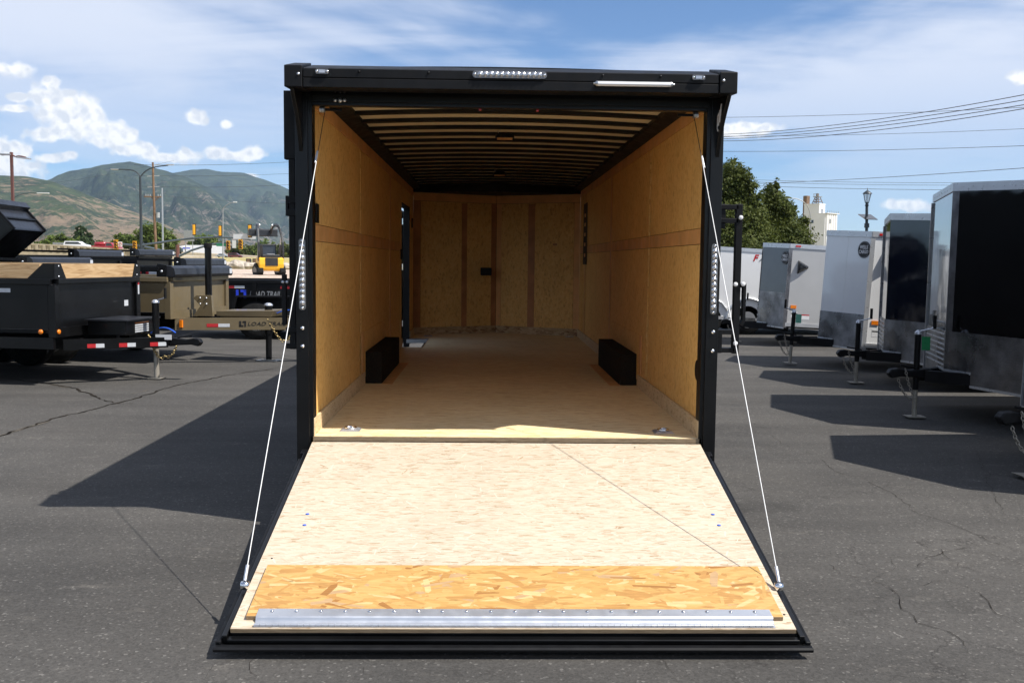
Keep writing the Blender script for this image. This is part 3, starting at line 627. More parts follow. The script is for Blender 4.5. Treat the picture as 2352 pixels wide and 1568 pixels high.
# vents, latch box, lamps
MB().box((-IW, 0.16, 1.81), (-IW+0.012, 0.24, 1.925)).build('wall_vent', 'black_satin', T, 0.004)
MB().lathe([(0.0, 0), (0.062, 0.0), (0.058, 0.010), (0.03, 0.012), (0.0, 0.012)], (IW-0.013, 0.10, 0.945), 'x', 20).build('wall_vent', 'black_satin', T)
for o_ in [MB().box((-IW, 5.92, 1.60), (-IW+0.015, 5.99, 1.72)), MB().box((-IW, 7.6, 2.03), (-IW+0.015, 7.66, 2.16))]: o_.build('wall_vent', 'black_satin', T)
MB().box((-0.225, NY-0.26, 1.385), (-0.065, NY-0.10, 1.495)).build('vent_box', 'black_satin', T, 0.008)
for y in (2.0, 5.3):
    lm = MB().lathe([(0.075, 0.0), (0.075, 0.02), (0.055, 0.035)], (0.0, y, 2.555), 'z', 20).build('dome_lamp', 'black_satin', T)
    MB().box((-0.06, y-0.03, 2.545), (0.06, y+0.03, 2.556)).build('lamp_lens', 'luan', lm)
    MB().tube([(-0.04, y, 2.58), (-0.06, y, 2.61), (-0.03, y, 2.62)], 0.004, 6).build('lamp_wire', 'cable_white', lm)
box('strap_label', (IW-0.007, 6.88, 1.56), (IW-0.009, 7.36, 2.36), 'bark', T)
for k, z in enumerate((1.66, 1.80, 1.93, 2.06, 2.18)): box('sticker', (IW-0.0095, 7.05, z), (IW-0.011, 7.22, z+0.045), 'luan', T)
backpiece(0.80, 0.86, 1.82, 1.85, 'luan_dark', 0.003, 'stain')
# rear frame: posts, header
for s in (-1, 1):
    MB().prism([(s*1.150, -0.012), (s*1.150, 0.09), (s*1.163, 0.09), (s*1.163, 0.03), (s*1.172, 0.03), (s*1.172, 0.12), (s*1.246, 0.12), (s*1.246, -0.03), (s*1.172, -0.03), (s*1.172, -0.012)], 'z', 0.36, 2.60).build('rear_post', 'black_paint', T, 0.003)
box('header', (-1.15, -0.012, TOPZ), (1.15, 0.05, 2.66), 'black_paint', T, 0.003)
box('header_lip', (-1.15, -0.030, TOPZ+0.02), (1.15, -0.014, TOPZ+0.06), 'black_paint', T, 0.002)
# spoiler
OV = -0.30
m = MB(); m.prism([(-0.02, 2.555), (OV+0.02, 2.530), (OV, 2.532), (OV, 2.580), (OV+0.006, 2.583), (OV, 2.586), (OV, 2.632), (OV+0.02, 2.640), (-0.012, 2.705), (-0.012, 2.60)], 'x', -1.146, 1.146)
sp = m.build('spoiler', 'black_satin', T, 0.002)
for s in (-1, 1):
    MB().prism([(-0.02, 2.55), (OV-0.006, 2.530), (OV-0.006, 2.648), (-0.02, 2.715)], 'x', s*1.150, s*1.249).build('end_cap', 'black_satin', sp, 0.005)
    # curved gusset under each end
    prof = [(0.02, 2.10), (-0.01, 2.11)]+[(-0.01-0.24*(t**1.9), 2.11+0.38*t) for t in [k/8 for k in range(1, 9)]]+[(OV+0.01, 2.528), (0.02, 2.545)]
    MB().prism(prof, 'x', s*1.200, s*1.222).build('gusset', 'black_paint', T, 0.002)
    MB().lathe([(0.0, 0), (0.008, 0), (0.006, 0.006), (0, 0.006)], (s*1.17, OV-0.012, 2.60), 'y', 10).build('bolt', 'zinc', sp)
for x in (-0.84, -0.46, 0.50, 0.82): MB().lathe([(0.0, 0), (0.007, 0), (0.005, 0.005), (0, 0.005)], (x, OV-0.006, 2.618), 'y', 10).build('bolt', 'black_satin', sp)
# stylised white mark on the right gusset (outer emblem seen edge-on from behind)
gm = MB()
for (y, z0, z1) in ((-0.135, 2.40, 2.50), (-0.105, 2.385, 2.47)): gm.beam((1.1985, y+0.02, z0), (1.1985, y-0.01, z1), 0.003, 0.012)
for a, b in (((-0.065, 2.44), (-0.09, 2.455)), ((-0.065, 2.44), (-0.06, 2.37)), ((-0.06, 2.37), (-0.085, 2.355))): gm.beam((1.1985, a[0], a[1]), (1.1985, b[0], b[1]), 0.003, 0.010)
gm.build('emblem', 'white_print', T)
# lamp bars
def led_bar(name, p, axis, n, pitch, parent, r=0.0155):
    L = n*pitch; m = MB(); pts = []
    half = L/2+0.010; rr = 0.020
    prof = []
    for k in range(9): a = -math.pi/2+math.pi*k/8; prof.append((half+rr*math.cos(a)*0.9, rr*math.sin(a)))
    for k in range(9): a = math.pi/2+math.pi*k/8; prof.append((-half+rr*math.cos(a)*0.9, rr*math.sin(a)))
    x, y, z = p
    if axis == 'x': poly = [(x+a, z+b) for a, b in prof]
    else: poly = [(x+b, z+a) for a, b in prof]
    bar = MB().prism(poly, 'y', y, y-0.008).build(name, 'lens_base', parent, 0.001)
    src = None
    for k in range(n):
        o_ = -L/2+pitch*(k+0.5); c = (x+o_, y-0.008, z) if axis == 'x' else (x, y-0.008, z+o_)
        if src is None:
            lm = MB().lathe([(r, 0), (r, -0.004), (r*0.75, -0.003), (r*0.45, -0.008), (r*0.16, -0.012), (r*0.05, -0.012)], (0, 0, 0), 'y', 16)
            src = lm.build('lamp_lens', 'lens_face', bar); src.location = c
        else: inst(src, bar, c)
    for s_ in (-1, 1):
        o_ = s_*(half+0.004); c = (x+o_, y-0.009, z) if axis == 'x' else (x, y-0.009, z+o_)
        MB().lathe([(0.008, 0), (0.007, -0.004), (0.001, -0.005)], c, 'y', 10).build('screw', 'chrome', bar)
    return bar
t = NT('lens_face'); t.set(col=(0.50, 0.51, 0.53), rough=0.12, metal=0.75, coat=1.0)
led_bar('lamp_bar', (-0.014, OV-0.001, 2.613), 'x', 12, 0.0295, T)
led_bar('lamp_bar', (-1.207, -0.031, 1.502), 'z', 11, 0.0330, T)
led_bar('lamp_bar', (1.211, -0.031, 1.500), 'z', 11, 0.0330, T)
for x in (-1.041, 1.030):
    b_ = MB().prism([(x-0.036, 2.606), (x-0.030, 2.600), (x+0.030, 2.600), (x+0.036, 2.606), (x+0.036, 2.622), (x+0.030, 2.628), (x-0.030, 2.628), (x-0.036, 2.622)], 'y', OV-0.001, OV-0.012).build('marker_lamp', 'lens_base', T, 0.001)
    for d in (-0.028, 0.028): MB().lathe([(0.0075, 0), (0.006, -0.005), (0.001, -0.006)], (x+d, OV-0.012, 2.614), 'y', 10).build('screw', 'chrome', b_)
    box('lamp_lens', (x-0.017, OV-0.012, 2.606), (x+0.017, OV-0.018, 2.622), 'lens_face', b_)
lt = MB().prism([(OV-0.002, 2.560), (OV-0.028, 2.558), (OV-0.034, 2.568), (OV-0.030, 2.580), (OV-0.012, 2.586), (OV-0.002, 2.585)], 'x', 0.470, 0.874).build('load_lamp', 'alu_bright', T, 0.002) if 'alu_bright' in MATS else None
if lt is None:
    simple('alu_bright', (0.86, 0.86, 0.85), 0.3, 0.55, 0, 0.03, 5)
    lt = MB().prism([(OV-0.002, 2.560), (OV-0.028, 2.558), (OV-0.034, 2.568), (OV-0.030, 2.580), (OV-0.012, 2.586), (OV-0.002, 2.585)], 'x', 0.470, 0.874).build('load_lamp', 'alu_bright', T, 0.002)
for x, s in ((0.470, -1), (0.874, 1)):
    MB().lathe([(0.015, 0), (0.014, s*0.008), (0.006, s*0.014), (0.006, s*0.022)], (x, OV-0.018, 2.572), 'x', 12).build('end_cap', 'galvanised', lt)
# latch pair on the header, cable spools, red markers
for z in (2.505, 2.556):
    for dx_ in (-0.028, 0.0, 0.026): MB().lathe([(0.011 if dx_ else 0.014, 0), (0.010, -0.010), (0.002, -0.012)], (-0.985+dx_, -0.032, z), 'y', 12).build('latch_stud', 'galvanised' if z < 2.52 else 'black_satin', T)
for s in (-1, 1):
    sp_ = MB().tube([(s*1.10, 0.045, 2.462), (s*0.985, 0.045, 2.462)], 0.008, 10).build('cable_spool', 'black_satin', T)
    MB().lathe([(0.019, -0.018), (0.016, -0.012), (0.020, -0.004), (0.016, 0.004), (0.019, 0.012)], (s*1.095, 0.045, 2.462), 'x', 14).build('spring', 'galvanised', sp_)
for x in (-0.178, 0.158): box('red_marker', (x-0.007, 0.02, TOPZ-0.010), (x+0.007, 0.05, TOPZ-0.001), 'red_lens', T)
# cables
for s in (-1, 1):
    a = Vector((s*1.085, 0.045, 2.45)); b = Vector((s*1.163, -1.625, 0.205)); q = a.lerp(b, 0.11)
    cb = MB().tube([a, q], 0.0022, 6).build('ramp_cable', 'cable_dark', T)
    MB().tube([q, b], 0.0024, 8).build('cable_sheath', 'cable_white', cb)
    MB().tube([q+Vector((s*0.004, 0, 0)), q.lerp(b, 0.035)+Vector((s*0.006, 0, 0))], 0.005, 6).build('cable_clamp', 'zinc', cb)
    MB().tube([b.lerp(a, 0.025), b], 0.008, 8).build('cable_clamp', 'zinc', cb)
    MB().lathe([(0.0, -0.02), (0.018, -0.016), (0.020, 0.0), (0.018, 0.016), (0, 0.02)], b+Vector((0, 0, -0.02)), 'x', 12).build('shackle', 'chrome', cb)
# cam-bar gear on the posts
for s in (1,):
    br = MB()
    for z in (1.925, 1.845): br.box((1.225, 0.02, z-0.012), (1.36, 0.075, z+0.016))
    br.box((1.25, 0.03, 1.80), (1.285, 0.07, 1.945)); br.build('latch_bracket', 'black_satin', T, 0.003)
    MB().box((1.345, 0.02, 1.055), (1.385, 0.06, 1.945)).build('cam_bar', 'black_satin', T, 0.004)
    br = MB()
    for z in (1.185, 1.075): br.box((1.225, 0.02, z-0.014), (1.36, 0.075, z+0.014))
    br.box((1.246, 0.0, 1.06), (1.278, 0.05, 1.20)); br.build('latch_bracket', 'black_satin', T, 0.003)
    hn = MB(); hn.prism([(1.386, 1.475), (1.418, 1.475), (1.418, 1.25), (1.405, 1.222), (1.386, 1.235), (1.400, 1.26), (1.400, 1.45), (1.386, 1.45)], 'y', 0.015, 0.06); hn.build('latch_handle', 'black_satin', T, 0.002)
    for (x, z) in ((1.372, 1.865), (1.352, 1.470), (1.398, 1.472), (1.362, 1.118)): MB().lathe([(0.013, 0), (0.013, -0.008), (0.009, -0.011), (0.001, -0.011)], (x, 0.018, z), 'y', 14).build('bolt', 'white_print', T)
    for z in (1.188, 1.075): MB().lathe([(0.012, 0), (0.010, -0.008), (0.001, -0.010)], (1.215, -0.031, z), 'y', 12).build('bolt', 'chrome', T)
m = MB().box((-1.328, 0.06, 2.175), (-1.236, 0.12, 2.572)); m.build('cover_plate', 'black_satin', T, 0.004)
MB().box((-1.300, 0.05, 1.056), (-1.262, 0.11, 2.174)).build('cam_bar', 'black_satin', T, 0.004)
br = MB()
for z in (1.94, 1.865): br.box((-1.318, 0.045, z-0.022), (-1.225, 0.09, z+0.02))
br.box((-1.318, 0.044, 1.843), (-1.302, 0.088, 1.962)); br.build('latch_bracket', 'black_satin', T, 0.003)
br = MB()
for z in (1.17, 1.075): box('latch_bracket', (-1.322, 0.045, z-0.016), (-1.225, 0.09, z+0.016), 'black_satin', T, 0.003)
MB().box((-1.345, 0.05, 1.20), (-1.320, 0.09, 1.50)).build('latch_handle', 'black_satin', T, 0.003)
for z in (1.455,):
    for x in (-1.337, -1.312): MB().lathe([(0.009, 0), (0.009, -0.006), (0.001, -0.008)], (x, 0.048, z), 'y', 12).build('bolt', 'zinc', T)
for z in (1.188, 1.082): MB().lathe([(0.012, 0), (0.010, -0.008), (0.001, -0.010)], (-1.208, -0.031, z), 'y', 12).build('bolt', 'chrome', T)
for s in (-1, 1): box('side_reflector', (s*1.246, 0.02, 0.42), (s*1.252, 0.07, 0.455), 'red_lens', T)

# ------------------------------------------------------------------ ramp
HG = Vector((0, -0.060, 0.520)); TD = Vector((0, -1.85, -0.41)).normalized(); TN = Vector((0, -0.41, 1.85)).normalized()
if TN.z < 0: TN = -TN
TN = (TD.cross(Vector((1, 0, 0)))).normalized(); TN = TN if TN.z > 0 else -TN
def RF(v): return HG+Vector((v.x, 0, 0))+TD*v.y+TN*v.z
RP = MB().box((-1.15, 0.0, -0.019), (1.15, 1.905, 0.0)).xf(RF).build('ramp', 'osb_ramp', T, 0.0015)
MB().box((-1.149, 1.9065, -0.018), (1.149, 1.909, -0.001)).xf(RF).build('ramp_edge', 'osb_edge', RP)
MB().box((-1.153, 0.0, -0.046), (1.153, 1.904, -0.0205)).xf(RF).build('ramp_frame', 'black_paint', RP, 0.003)
MB().box((-1.160, 1.905, -0.052), (1.160, 1.935, -0.034)).xf(RF).build('ramp_frame', 'black_paint', RP, 0.004)
MB().box((-1.18, 0.02, -0.062), (1.18, 1.945, -0.0555)).xf(RF).build('ramp_skin', 'black_paint', RP, 0.002)
MB().prism([(1.946, -0.066), (1.972, -0.066), (1.978, -0.060), (1.978, -0.050), (1.968, -0.046), (1.946, -0.048)], 'x', -1.205, 1.205).xf(lambda v: RF(Vector((v.x, v.y, v.z)))).build('ramp_lip', 'black_satin', RP, 0.002)
for s in (-1, 1):
    MB().box((s*1.158, 0.10, -0.054), (s*1.180, 1.93, -0.018)).xf(RF).build('ramp_rail', 'black_paint', RP, 0.003)
    MB().box((s*1.181, 0.16, -0.062), (s*1.203, 1.945, -0.036)).xf(RF).build('ramp_seal', 'black_satin', RP, 0.004)
    MB().box((s*1.155, 0.06, -0.05), (s*1.20, 0.12, -0.02)).xf(RF).build('hinge_block', 'black_satin', RP, 0.004)
FL = MB().box((-1.100, 1.440, 0.001), (1.112, 1.845, 0.019)).xf(RF).build('ramp_flap', 'osb_flap', T, 0.0012)
MB().box((-1.099, 1.8455, 0.002), (1.111, 1.847, 0.018)).xf(RF).build('flap_edge', 'osb_edge', FL)
def strands(name, mats, weights, n, x0, x1, y0, y1, lr, wr, ang, parent, z0, seed):
    rnd = random.Random(seed); vs = []; fs = []; mi = []
    for i in range(n):
        L = rnd.uniform(*lr); w_ = rnd.uniform(*wr); a = rnd.gauss(0, ang)
        if rnd.random() < 0.08: a += rnd.choice((-1, 1))*rnd.uniform(0.8, 1.5)
        cx_, cy_ = rnd.uniform(x0, x1), rnd.uniform(y0, y1); ca, sa = math.cos(a), math.sin(a); o = len(vs); pts = []
        for (u, v) in ((-0.5, rnd.uniform(-0.5, 0.1)), (-0.5+rnd.uniform(0.0, 0.12), 0.5), (0.5-rnd.uniform(0.0, 0.15), 0.5), (0.5, rnd.uniform(-0.2, 0.3)), (0.5-rnd.uniform(0, 0.2), -0.5), (-0.5+rnd.uniform(0, 0.2), -0.5)):
            px_, py_ = cx_+u*L*ca-v*w_*sa, cy_+u*L*sa+v*w_*ca
            pts.append((min(max(px_, x0), x1), min(max(py_, y0), y1)))
        z = z0+0.0006*i/n
        vs += [RF(Vector((p[0], p[1], z))) for p in pts]; fs.append(tuple(range(o, o+6))); mi.append(rnd.choices(range(len(mats)), weights)[0])
    me = bpy.data.meshes.new(name); me.from_pydata([tuple(v) for v in vs], [], fs)
    for m_ in mats: me.materials.append(MT(m_))
    for p, k in zip(me.polygons, mi): p.material_index = k
    o = bpy.data.objects.new(name, me); C.collection.objects.link(o); o.parent = parent; return tag(o, kind='stuff')
strands('wood_strands', ['strand_%d' % k for k in range(6)], (0.5, 3, 7, 7, 1.6, 0.5), 2200, -1.099, 1.111, 1.441, 1.800, (0.06, 0.20), (0.010, 0.036), 0.36, FL, 0.0192, 5)
strands('wood_strands', ['pale_strand_%d' % k for k in range(4)], (0.5, 2, 6, 5), 3200, -1.149, 1.149, 0.001, 1.904, (0.02, 0.07), (0.003, 0.009), 0.30, RP, 0.0002, 9)
HS = MB().prism([(1.797, 0.0195), (1.848, 0.0195), (1.853, 0.015), (1.858, 0.006), (1.866, 0.0015), (1.900, 0.0015), (1.900, 0.0035), (1.868, 0.004), (1.862, 0.009), (1.857, 0.018), (1.850, 0.0222), (1.797, 0.0222)], 'x', -1.058, 1.066).xf(RF).build('flap_hinge', 'zinc', T, 0)
m = MB(); k = -1.058
while k < 1.05:
    m.tube([RF(Vector((k, 1.893, 0.0075))), RF(Vector((k+0.0235, 1.893, 0.0075)))], 0.0062, 8); k += 0.0252
tag(m.build('hinge_knuckles', 'zinc', HS), kind='stuff')
src = None
for i in range(21):
    c = RF(Vector((-1.0+0.1*i, 1.815, 0.0222)))
    if src is None:
        mm = MB().lathe([(0.0085, 0), (0.0075, 0.003), (0.004, 0.005), (0.0005, 0.0055)], (0, 0, 0), 'z', 10); src = mm.build('screw', 'chrome', HS); src.location = c
    else: inst(src, HS, c)
for (x, y) in ((-1.016, 0.915), (-1.010, 1.03), (1.027, 0.90), (1.032, 1.015)):
    MB().lathe([(0.0, 0), (0.011, 0), (0.008, 0.003), (0, 0.003)], RF(Vector((x, y, 0))), 'z', 9).build('screw', 'blue_hose', RP)
for (x, y) in ((-1.09, 1.80), (1.13, 1.80), (0.75, 0.055), (-1.10, 1.35)): MB().lathe([(0.0, 0), (0.006, 0), (0.004, 0.002), (0, 0.002)], RF(Vector((x, y, 0))), 'z', 8).build('screw', 'crack_dark', RP)

# ------------------------------------------------------------------ jack, chain, tongue helpers
def chain(pts, parent, mat, link=0.035, r=0.0045):
    L = []; P = [Vector(p) for p in pts]
    for a, b in zip(P[:-1], P[1:]):
        n = max(1, int(round((b-a).length/(link*0.72))))
        for i in range(n): L.append((a.lerp(b, i/n), (b-a).normalized()))
    m = MB()
    for i, (c, d) in enumerate(L):
        sdir = d.cross(Vector((0, 1, 0) if abs(d.y) < 0.8 else (1, 0, 0))).normalized(); t2 = d.cross(sdir)
        u_ = sdir if i % 2 else t2
        ring = [c+d*(link/2*math.cos(a))+u_*(link*0.32*math.sin(a)) for a in [k*math.pi/4 for k in range(9)]]
        m.tube(ring, r, 5, cap=False)
    return m.build('safety_chain', mat, parent)
def catenary(a, b, sag, n=8):
    a = Vector(a); b = Vector(b)
    return [a.lerp(b, i/n)-Vector((0, 0, 4*sag*(i/n)*(1-i/n))) for i in range(n+1)]
def jack(parent, x, y, ztop, zmid, post='black_satin', crank=1, tagmat=None, tube_r=0.032, leg='zinc_dull'):
    j = MB().tube([(x, y, zmid), (x, y, ztop)], tube_r, 14).build('jack', post, parent)
    MB().tube([(x, y, 0.02), (x, y, zmid)], tube_r*0.78, 14).build('jack_leg', leg, j)
    MB().hexa([(x-0.09, y-0.07, 0.012), (x+0.09, y-0.07, 0.012), (x+0.09, y+0.07, 0.012), (x-0.09, y+0.07, 0.012), (x-0.10, y-0.07, 0.024), (x+0.10, y-0.07, 0.024), (x+0.10, y+0.07, 0.024), (x-0.10, y+0.07, 0.024)]).build('jack_foot', 'zinc_dull', j)
    MB().lathe([(tube_r*1.1, 0), (tube_r*1.1, 0.02), (tube_r*0.6, 0.04), (0.01, 0.045)], (x, y, ztop), 'z', 12).build('jack_cap', 'zinc', j)
    if crank:
        MB().tube([(x, y, ztop+0.03), (x+crank*0.12, y-0.03, ztop+0.06), (x+crank*0.15, y-0.03, ztop+0.08)], 0.008, 8).build('crank_arm', 'zinc', j)
        MB().tube([(x+crank*0.155, y-0.03, ztop+0.06), (x+crank*0.155, y-0.03, ztop+0.20)], 0.018, 10).build('crank_grip', 'rubber', j)
    if tagmat: MB().add([(x+0.02, y-0.045, ztop-0.02), (x+0.11, y-0.045, ztop-0.02), (x+0.11, y-0.05, ztop-0.16), (x+0.02, y-0.05, ztop-0.16), (x+0.02, y-0.048, ztop-0.02), (x+0.11, y-0.048, ztop-0.02), (x+0.11, y-0.053, ztop-0.16), (x+0.02, y-0.053, ztop-0.16)], [(0, 1, 2, 3), (7, 6, 5, 4)]).build('paper_tag', tagmat, j)
    return j
simple('zinc_dull', (0.36, 0.33, 0.28), 0.5, 0.4, 0, 0.12, 20)
def coupler(parent, x, y, z, s=-1):
    c = MB().prism([(x, z-0.05), (x+s*0.30, z-0.03), (x+s*0.40, z-0.05), (x+s*0.44, z), (x+s*0.41, z+0.045), (x+s*0.34, z+0.055), (x+s*0.22, z+0.035), (x, z+0.06)], 'y', y-0.045, y+0.045).build('coupler', 'black_satin', parent, 0.012)
    MB().tube([(x+s*0.10, y, z+0.055), (x+s*0.30, y, z+0.085)], 0.009, 8).build('coupler_lever', 'black_satin', c)
    return c

# ------------------------------------------------------------------ enclosed V-nose trailers on the right
def cargo(label, loc, rz, L, w, vd, zt, zb, front, side, logo=None, trim='diamond_plate', vent=True, tongue=0.75, jk=0.42, tagm=None, wheel_at=0.55, crown=0.05, seam=True, guard=0.42, stickers=True, pitch=0.05, drop=0.10, grp='enclosed cargo trailers nosed in along the right of the lot'):
    t_ = thing('cargo_trailer', label, 'cargo trailer', loc, rz, grp)
    t_.rotation_euler = (0, pitch, rz)
    zc = zt; ze = zt-crown; lo = zb-drop
    # side walls, rear
    for s in (-1, 1):
        m = MB().box((vd, s*w, lo+0.04), (L, s*(w-0.03), ze)); m.build('side_wall', side, t_)
        box('roof_trim', (vd-0.004, s*(w+0.012), ze-0.07), (L, s*(w-0.01), ze+0.012), 'alu_cap', t_)
        box('bottom_trim', (vd+0.02, s*(w+0.010), lo+0.03), (L, s*(w-0.01), lo+0.10), 'alu_cap', t_)
        n = max(2, int((L-vd)/1.22))
        for k in range(1, n): box('seam_strip', (vd+k*(L-vd)/n-0.006, s*(w+0.002), lo+0.1), (vd+k*(L-vd)/n+0.006, s*(w+0.0045), ze-0.07), side, t_)
    box('rear_wall', (L-0.03, -w+0.03, lo+0.04), (L, w-0.03, ze), side, t_)
    box('floor_frame', (vd, -w+0.03, lo), (L-0.04, w-0.03, lo+0.10), 'black_satin', t_)
    # nose faces
    for s in (-1, 1):
        a = (0.0, 0.0); b = (vd, s*w)
        def face(name, z0a, z1a, z0b, z1b, mat, off=0.0, f0=0.0, f1=1.0, th=0.02):
            d = Vector((b[0]-a[0], b[1]-a[1], 0)); n_ = Vector((-abs(d.y), s*abs(d.x) if False else -s*-1*0, 0))
            n_ = Vector((-abs(d.y), s*d.x, 0)).normalized()
            A = Vector((a[0], a[1], 0))+d*f0+n_*off; B = Vector((a[0], a[1], 0))+d*f1+n_*off
            za0 = z0a+(z0b-z0a)*f0; zb0 = z0a+(z0b-z0a)*f1; za1 = z1a+(z1b-z1a)*f0; zb1 = z1a+(z1b-z1a)*f1
            q = [A, B, B-n_*th, A-n_*th]; zz = [(za0, za1), (zb0, zb1), (zb0, zb1), (za0, za1)]
            return MB().hexa([(p.x, p.y, z_[0]) for p, z_ in zip(q, zz)]+[(p.x, p.y, z_[1]) for p, z_ in zip(q, zz)]).build(name, mat, t_)
        if seam:
            face('front_panel', zb, zc, zb, ze, front, 0, 0.0, 0.497); face('front_panel', zb, zc, zb, ze, front, 0, 0.503, 1.0); face('seam_strip', zb, zc, zb, ze, front, -0.003, 0.49, 0.51)
        else: face('front_panel', zb, zc, zb, ze, front, 0, 0.0, 1.0)
        face('roof_trim', zc-0.075, zc+0.012, ze-0.075, ze+0.012, 'alu_cap', 0.012, 0, 1, 0.03)
        face('stone_guard', zb, zb+guard, zb, zb+guard, trim, 0.006, 0.0, 0.995, 0.008)
        face('stone_guard', lo, zb-0.001, lo, zb-0.001, trim, 0.006, 0.34, 0.995, 0.008)
        face('guard_trim', zb-0.02, zb+0.005, zb-0.02, zb+0.005, 'alu_cap', 0.012, 0.0, 0.34, 0.012)
        face('guard_trim', lo-0.02, lo+0.005, lo-0.02, lo+0.005, 'alu_cap', 0.012, 0.34, 1.0, 0.012)
        for k in range(1, 9): # rivet dots
            pass
    for k in range(7):
        z = zb+0.04+k*guard/7.5; d = Vector((vd, w, 0))
        MB().beam(Vector((0.0, 0.0, z))+d*0.05+Vector((-0.010, 0, 0)), Vector((0, 0, z))+d*0.95+Vector((-0.010, 0, 0)), 0.008, 0.014).build('guard_rib', 'alu_cap', t_)
    rv = MB()
    for s in (-1, 1):
        d = Vector((vd, s*w, 0)); n_ = Vector((-w, s*vd, 0)).normalized()*0.012
        for k in range(1, 8):
            for z in (zc-0.035,): rv.lathe([(0.007, 0), (0.005, -0.004), (0.0005, -0.005)], d*(k/8)+n_+Vector((0, 0, z-crown*k/8)), 'x', 6)
        for k in range(1, 12): rv.lathe([(0.005, 0), (0.004, -0.003), (0.0005, -0.004)], d*0.965+n_*0.2+Vector((0, 0, zb+0.1+k*(zt-zb-0.2)/12)), 'x', 6)
    tag(rv.build('rivets', 'galvanised', t_), kind='stuff')
    roof = MB(); roof.add([(0.01, 0, zc), (vd, w-0.01, ze), (L, w-0.01, ze), (L, -w+0.01, ze), (vd, -w+0.01, ze), (vd, 0, zc), (L, 0, zc)], [(0, 5, 1), (0, 4, 5), (5, 6, 2, 1), (5, 4, 3, 6)])
    roof.build('roof', 'alu_cap', t_)
    # nose edge trims
    if trim == 'diamond_plate' :
        if front in ('black_gloss',):
            MB().prism([(-0.012, 0.0), (0.030, -0.10), (0.036, -0.098), (0.0, 0.0), (0.036, 0.098), (0.030, 0.10)], 'z', zb+0.001, zc-0.08).build('corner_trim', 'diamond_plate', t_)
    for s in (-1, 1):
        MB().slab((vd-0.02, s*(w+0.006)), (vd+0.05, s*(w+0.006)), lo, ze-0.08, 0.006).build('corner_trim', 'diamond_plate' if front in ('grey_gloss',) else 'alu_cap', t_)
    if logo:
        d = Vector((vd, -w, 0)).normalized(); n_ = Vector((-w, -vd, 0)).normalized(); c = Vector((vd, -w, 0))*0.86+n_*0.012; c.z = ze-0.26
        disc = MB(); R_ = 0.125; ring = [c+d*R_*math.cos(a)+Vector((0, 0, 1))*R_*math.sin(a) for a in [k*math.pi/14 for k in range(28)]]
        disc.add(ring+[p-n_*0.01 for p in ring], [list(range(28)), list(range(28, 56))[::-1]]+[(k, (k+1) % 28, 28+(k+1) % 28, 28+k) for k in range(28)])
        dd = disc.build('badge', 'black_print', t_)
        ring2 = [c+n_*0.001+d*R_*0.93*math.cos(a)+Vector((0, 0, 1))*R_*0.93*math.sin(a) for a in [k*math.pi/14 for k in range(29)]]
        MB().tube(ring2, 0.004, 5, cap=False).build('badge_rim', 'grey_print', dd)
        for i, wd in enumerate(logo.split()):
            text(wd, 'badge_text', 0.075, 'white_print', dd, c+n_*0.004+Vector((0, 0, 0.035-0.07*i)), d, (0, 0, 1), bold=0.001, width=0.19 if i else 0.17)
    if vent:
        vx = vd+0.24; vz = ze-0.42
        MB().hexa([(vx-0.07, -w-0.001, vz-0.15), (vx+0.15, -w-0.001, vz-0.02), (vx+0.15, -w-0.001, vz+0.02), (vx-0.07, -w-0.001, vz+0.14), (vx-0.05, -w-0.075, vz-0.06), (vx+0.08, -w-0.06, vz-0.01), (vx+0.08, -w-0.06, vz+0.02), (vx-0.05, -w-0.075, vz+0.08)]).build('side_vent', 'black_gloss', t_, 0.035, 3)
    if stickers:
        for (x, z, sx_, sz, mm) in ((0.10, lo+0.38, 0.11, 0.06, 'amber'), (0.12, lo+0.20, 0.12, 0.12, 'white_print'), (0.32, lo+0.18, 0.16, 0.07, 'white_print'), (0.32, lo+0.255, 0.16, 0.02, 'red_print'), (0.12, lo+0.27, 0.12, 0.02, 'signal_yellow')):
            box('amber_marker' if mm == 'amber' else 'sticker', (vd+x, -w-0.0015-(0.01 if mm == 'amber' else 0), z), (vd+x+sx_, -w-0.0005, z+sz), mm, t_)
        box('roof_marker', (vd+0.10, -w-0.02, ze-0.045), (vd+0.20, -w-0.013, ze-0.015), 'red_lens', t_)
    # tongue
    tz = zb-0.07
    for s in (-1, 1): MB().beam((-tongue+0.25, s*0.05, tz), (vd+0.2, s*w*0.62, tz), 0.06, 0.12).build('tongue_arm', 'black_satin', t_)
    coupler(t_, -tongue+0.30, 0, tz+0.02)
    jack(t_, -jk, 0, zb+0.36, 0.30, crank=1 if not tagm or tagm == 'green_tag' else -1, tagmat=tagm)
    chain(catenary((-jk-0.14, -0.06, tz+0.06), (-jk-0.05, -0.09, tz-0.22), 0.03, 4)+catenary((-jk-0.05, -0.09, tz-0.22), (-jk-0.22, -0.06, tz-0.02), 0.08, 5)[1:], t_, 'zinc_dull', 0.04, 0.0045)
    # wheels
    for y in (-1, 1):
        for k in ((-0.45, 0.45) if L > 4.2 else (0,)):
            wx = vd+(L-vd)*wheel_at+k; R_ = 0.34; zo = wx*math.tan(pitch)
            wh = MB().lathe([(0.18, -0.10), (R_-0.03, -0.10), (R_, -0.07), (R_, 0.07), (R_-0.03, 0.10), (0.18, 0.10)], (wx, y*(w-0.10), R_+zo), 'y', 26).build('wheel', 'rubber', t_)
            MB().lathe([(0.02, 0.0), (0.17, 0.03*y), (0.185, 0.07*y)], (wx, y*(w-0.06), R_+zo), 'y', 18).build('rim', 'steel_pole', wh)
            fp = [(wx+(R_+0.14)*math.cos(a), y*(w+0.02), R_+zo+(R_+0.14)*math.sin(a)) for a in [math.pi*q/10 for q in range(11)]]
            MB().tube(fp, 0.03, 6).build('fender', 'alu_cap', t_)
    return t_
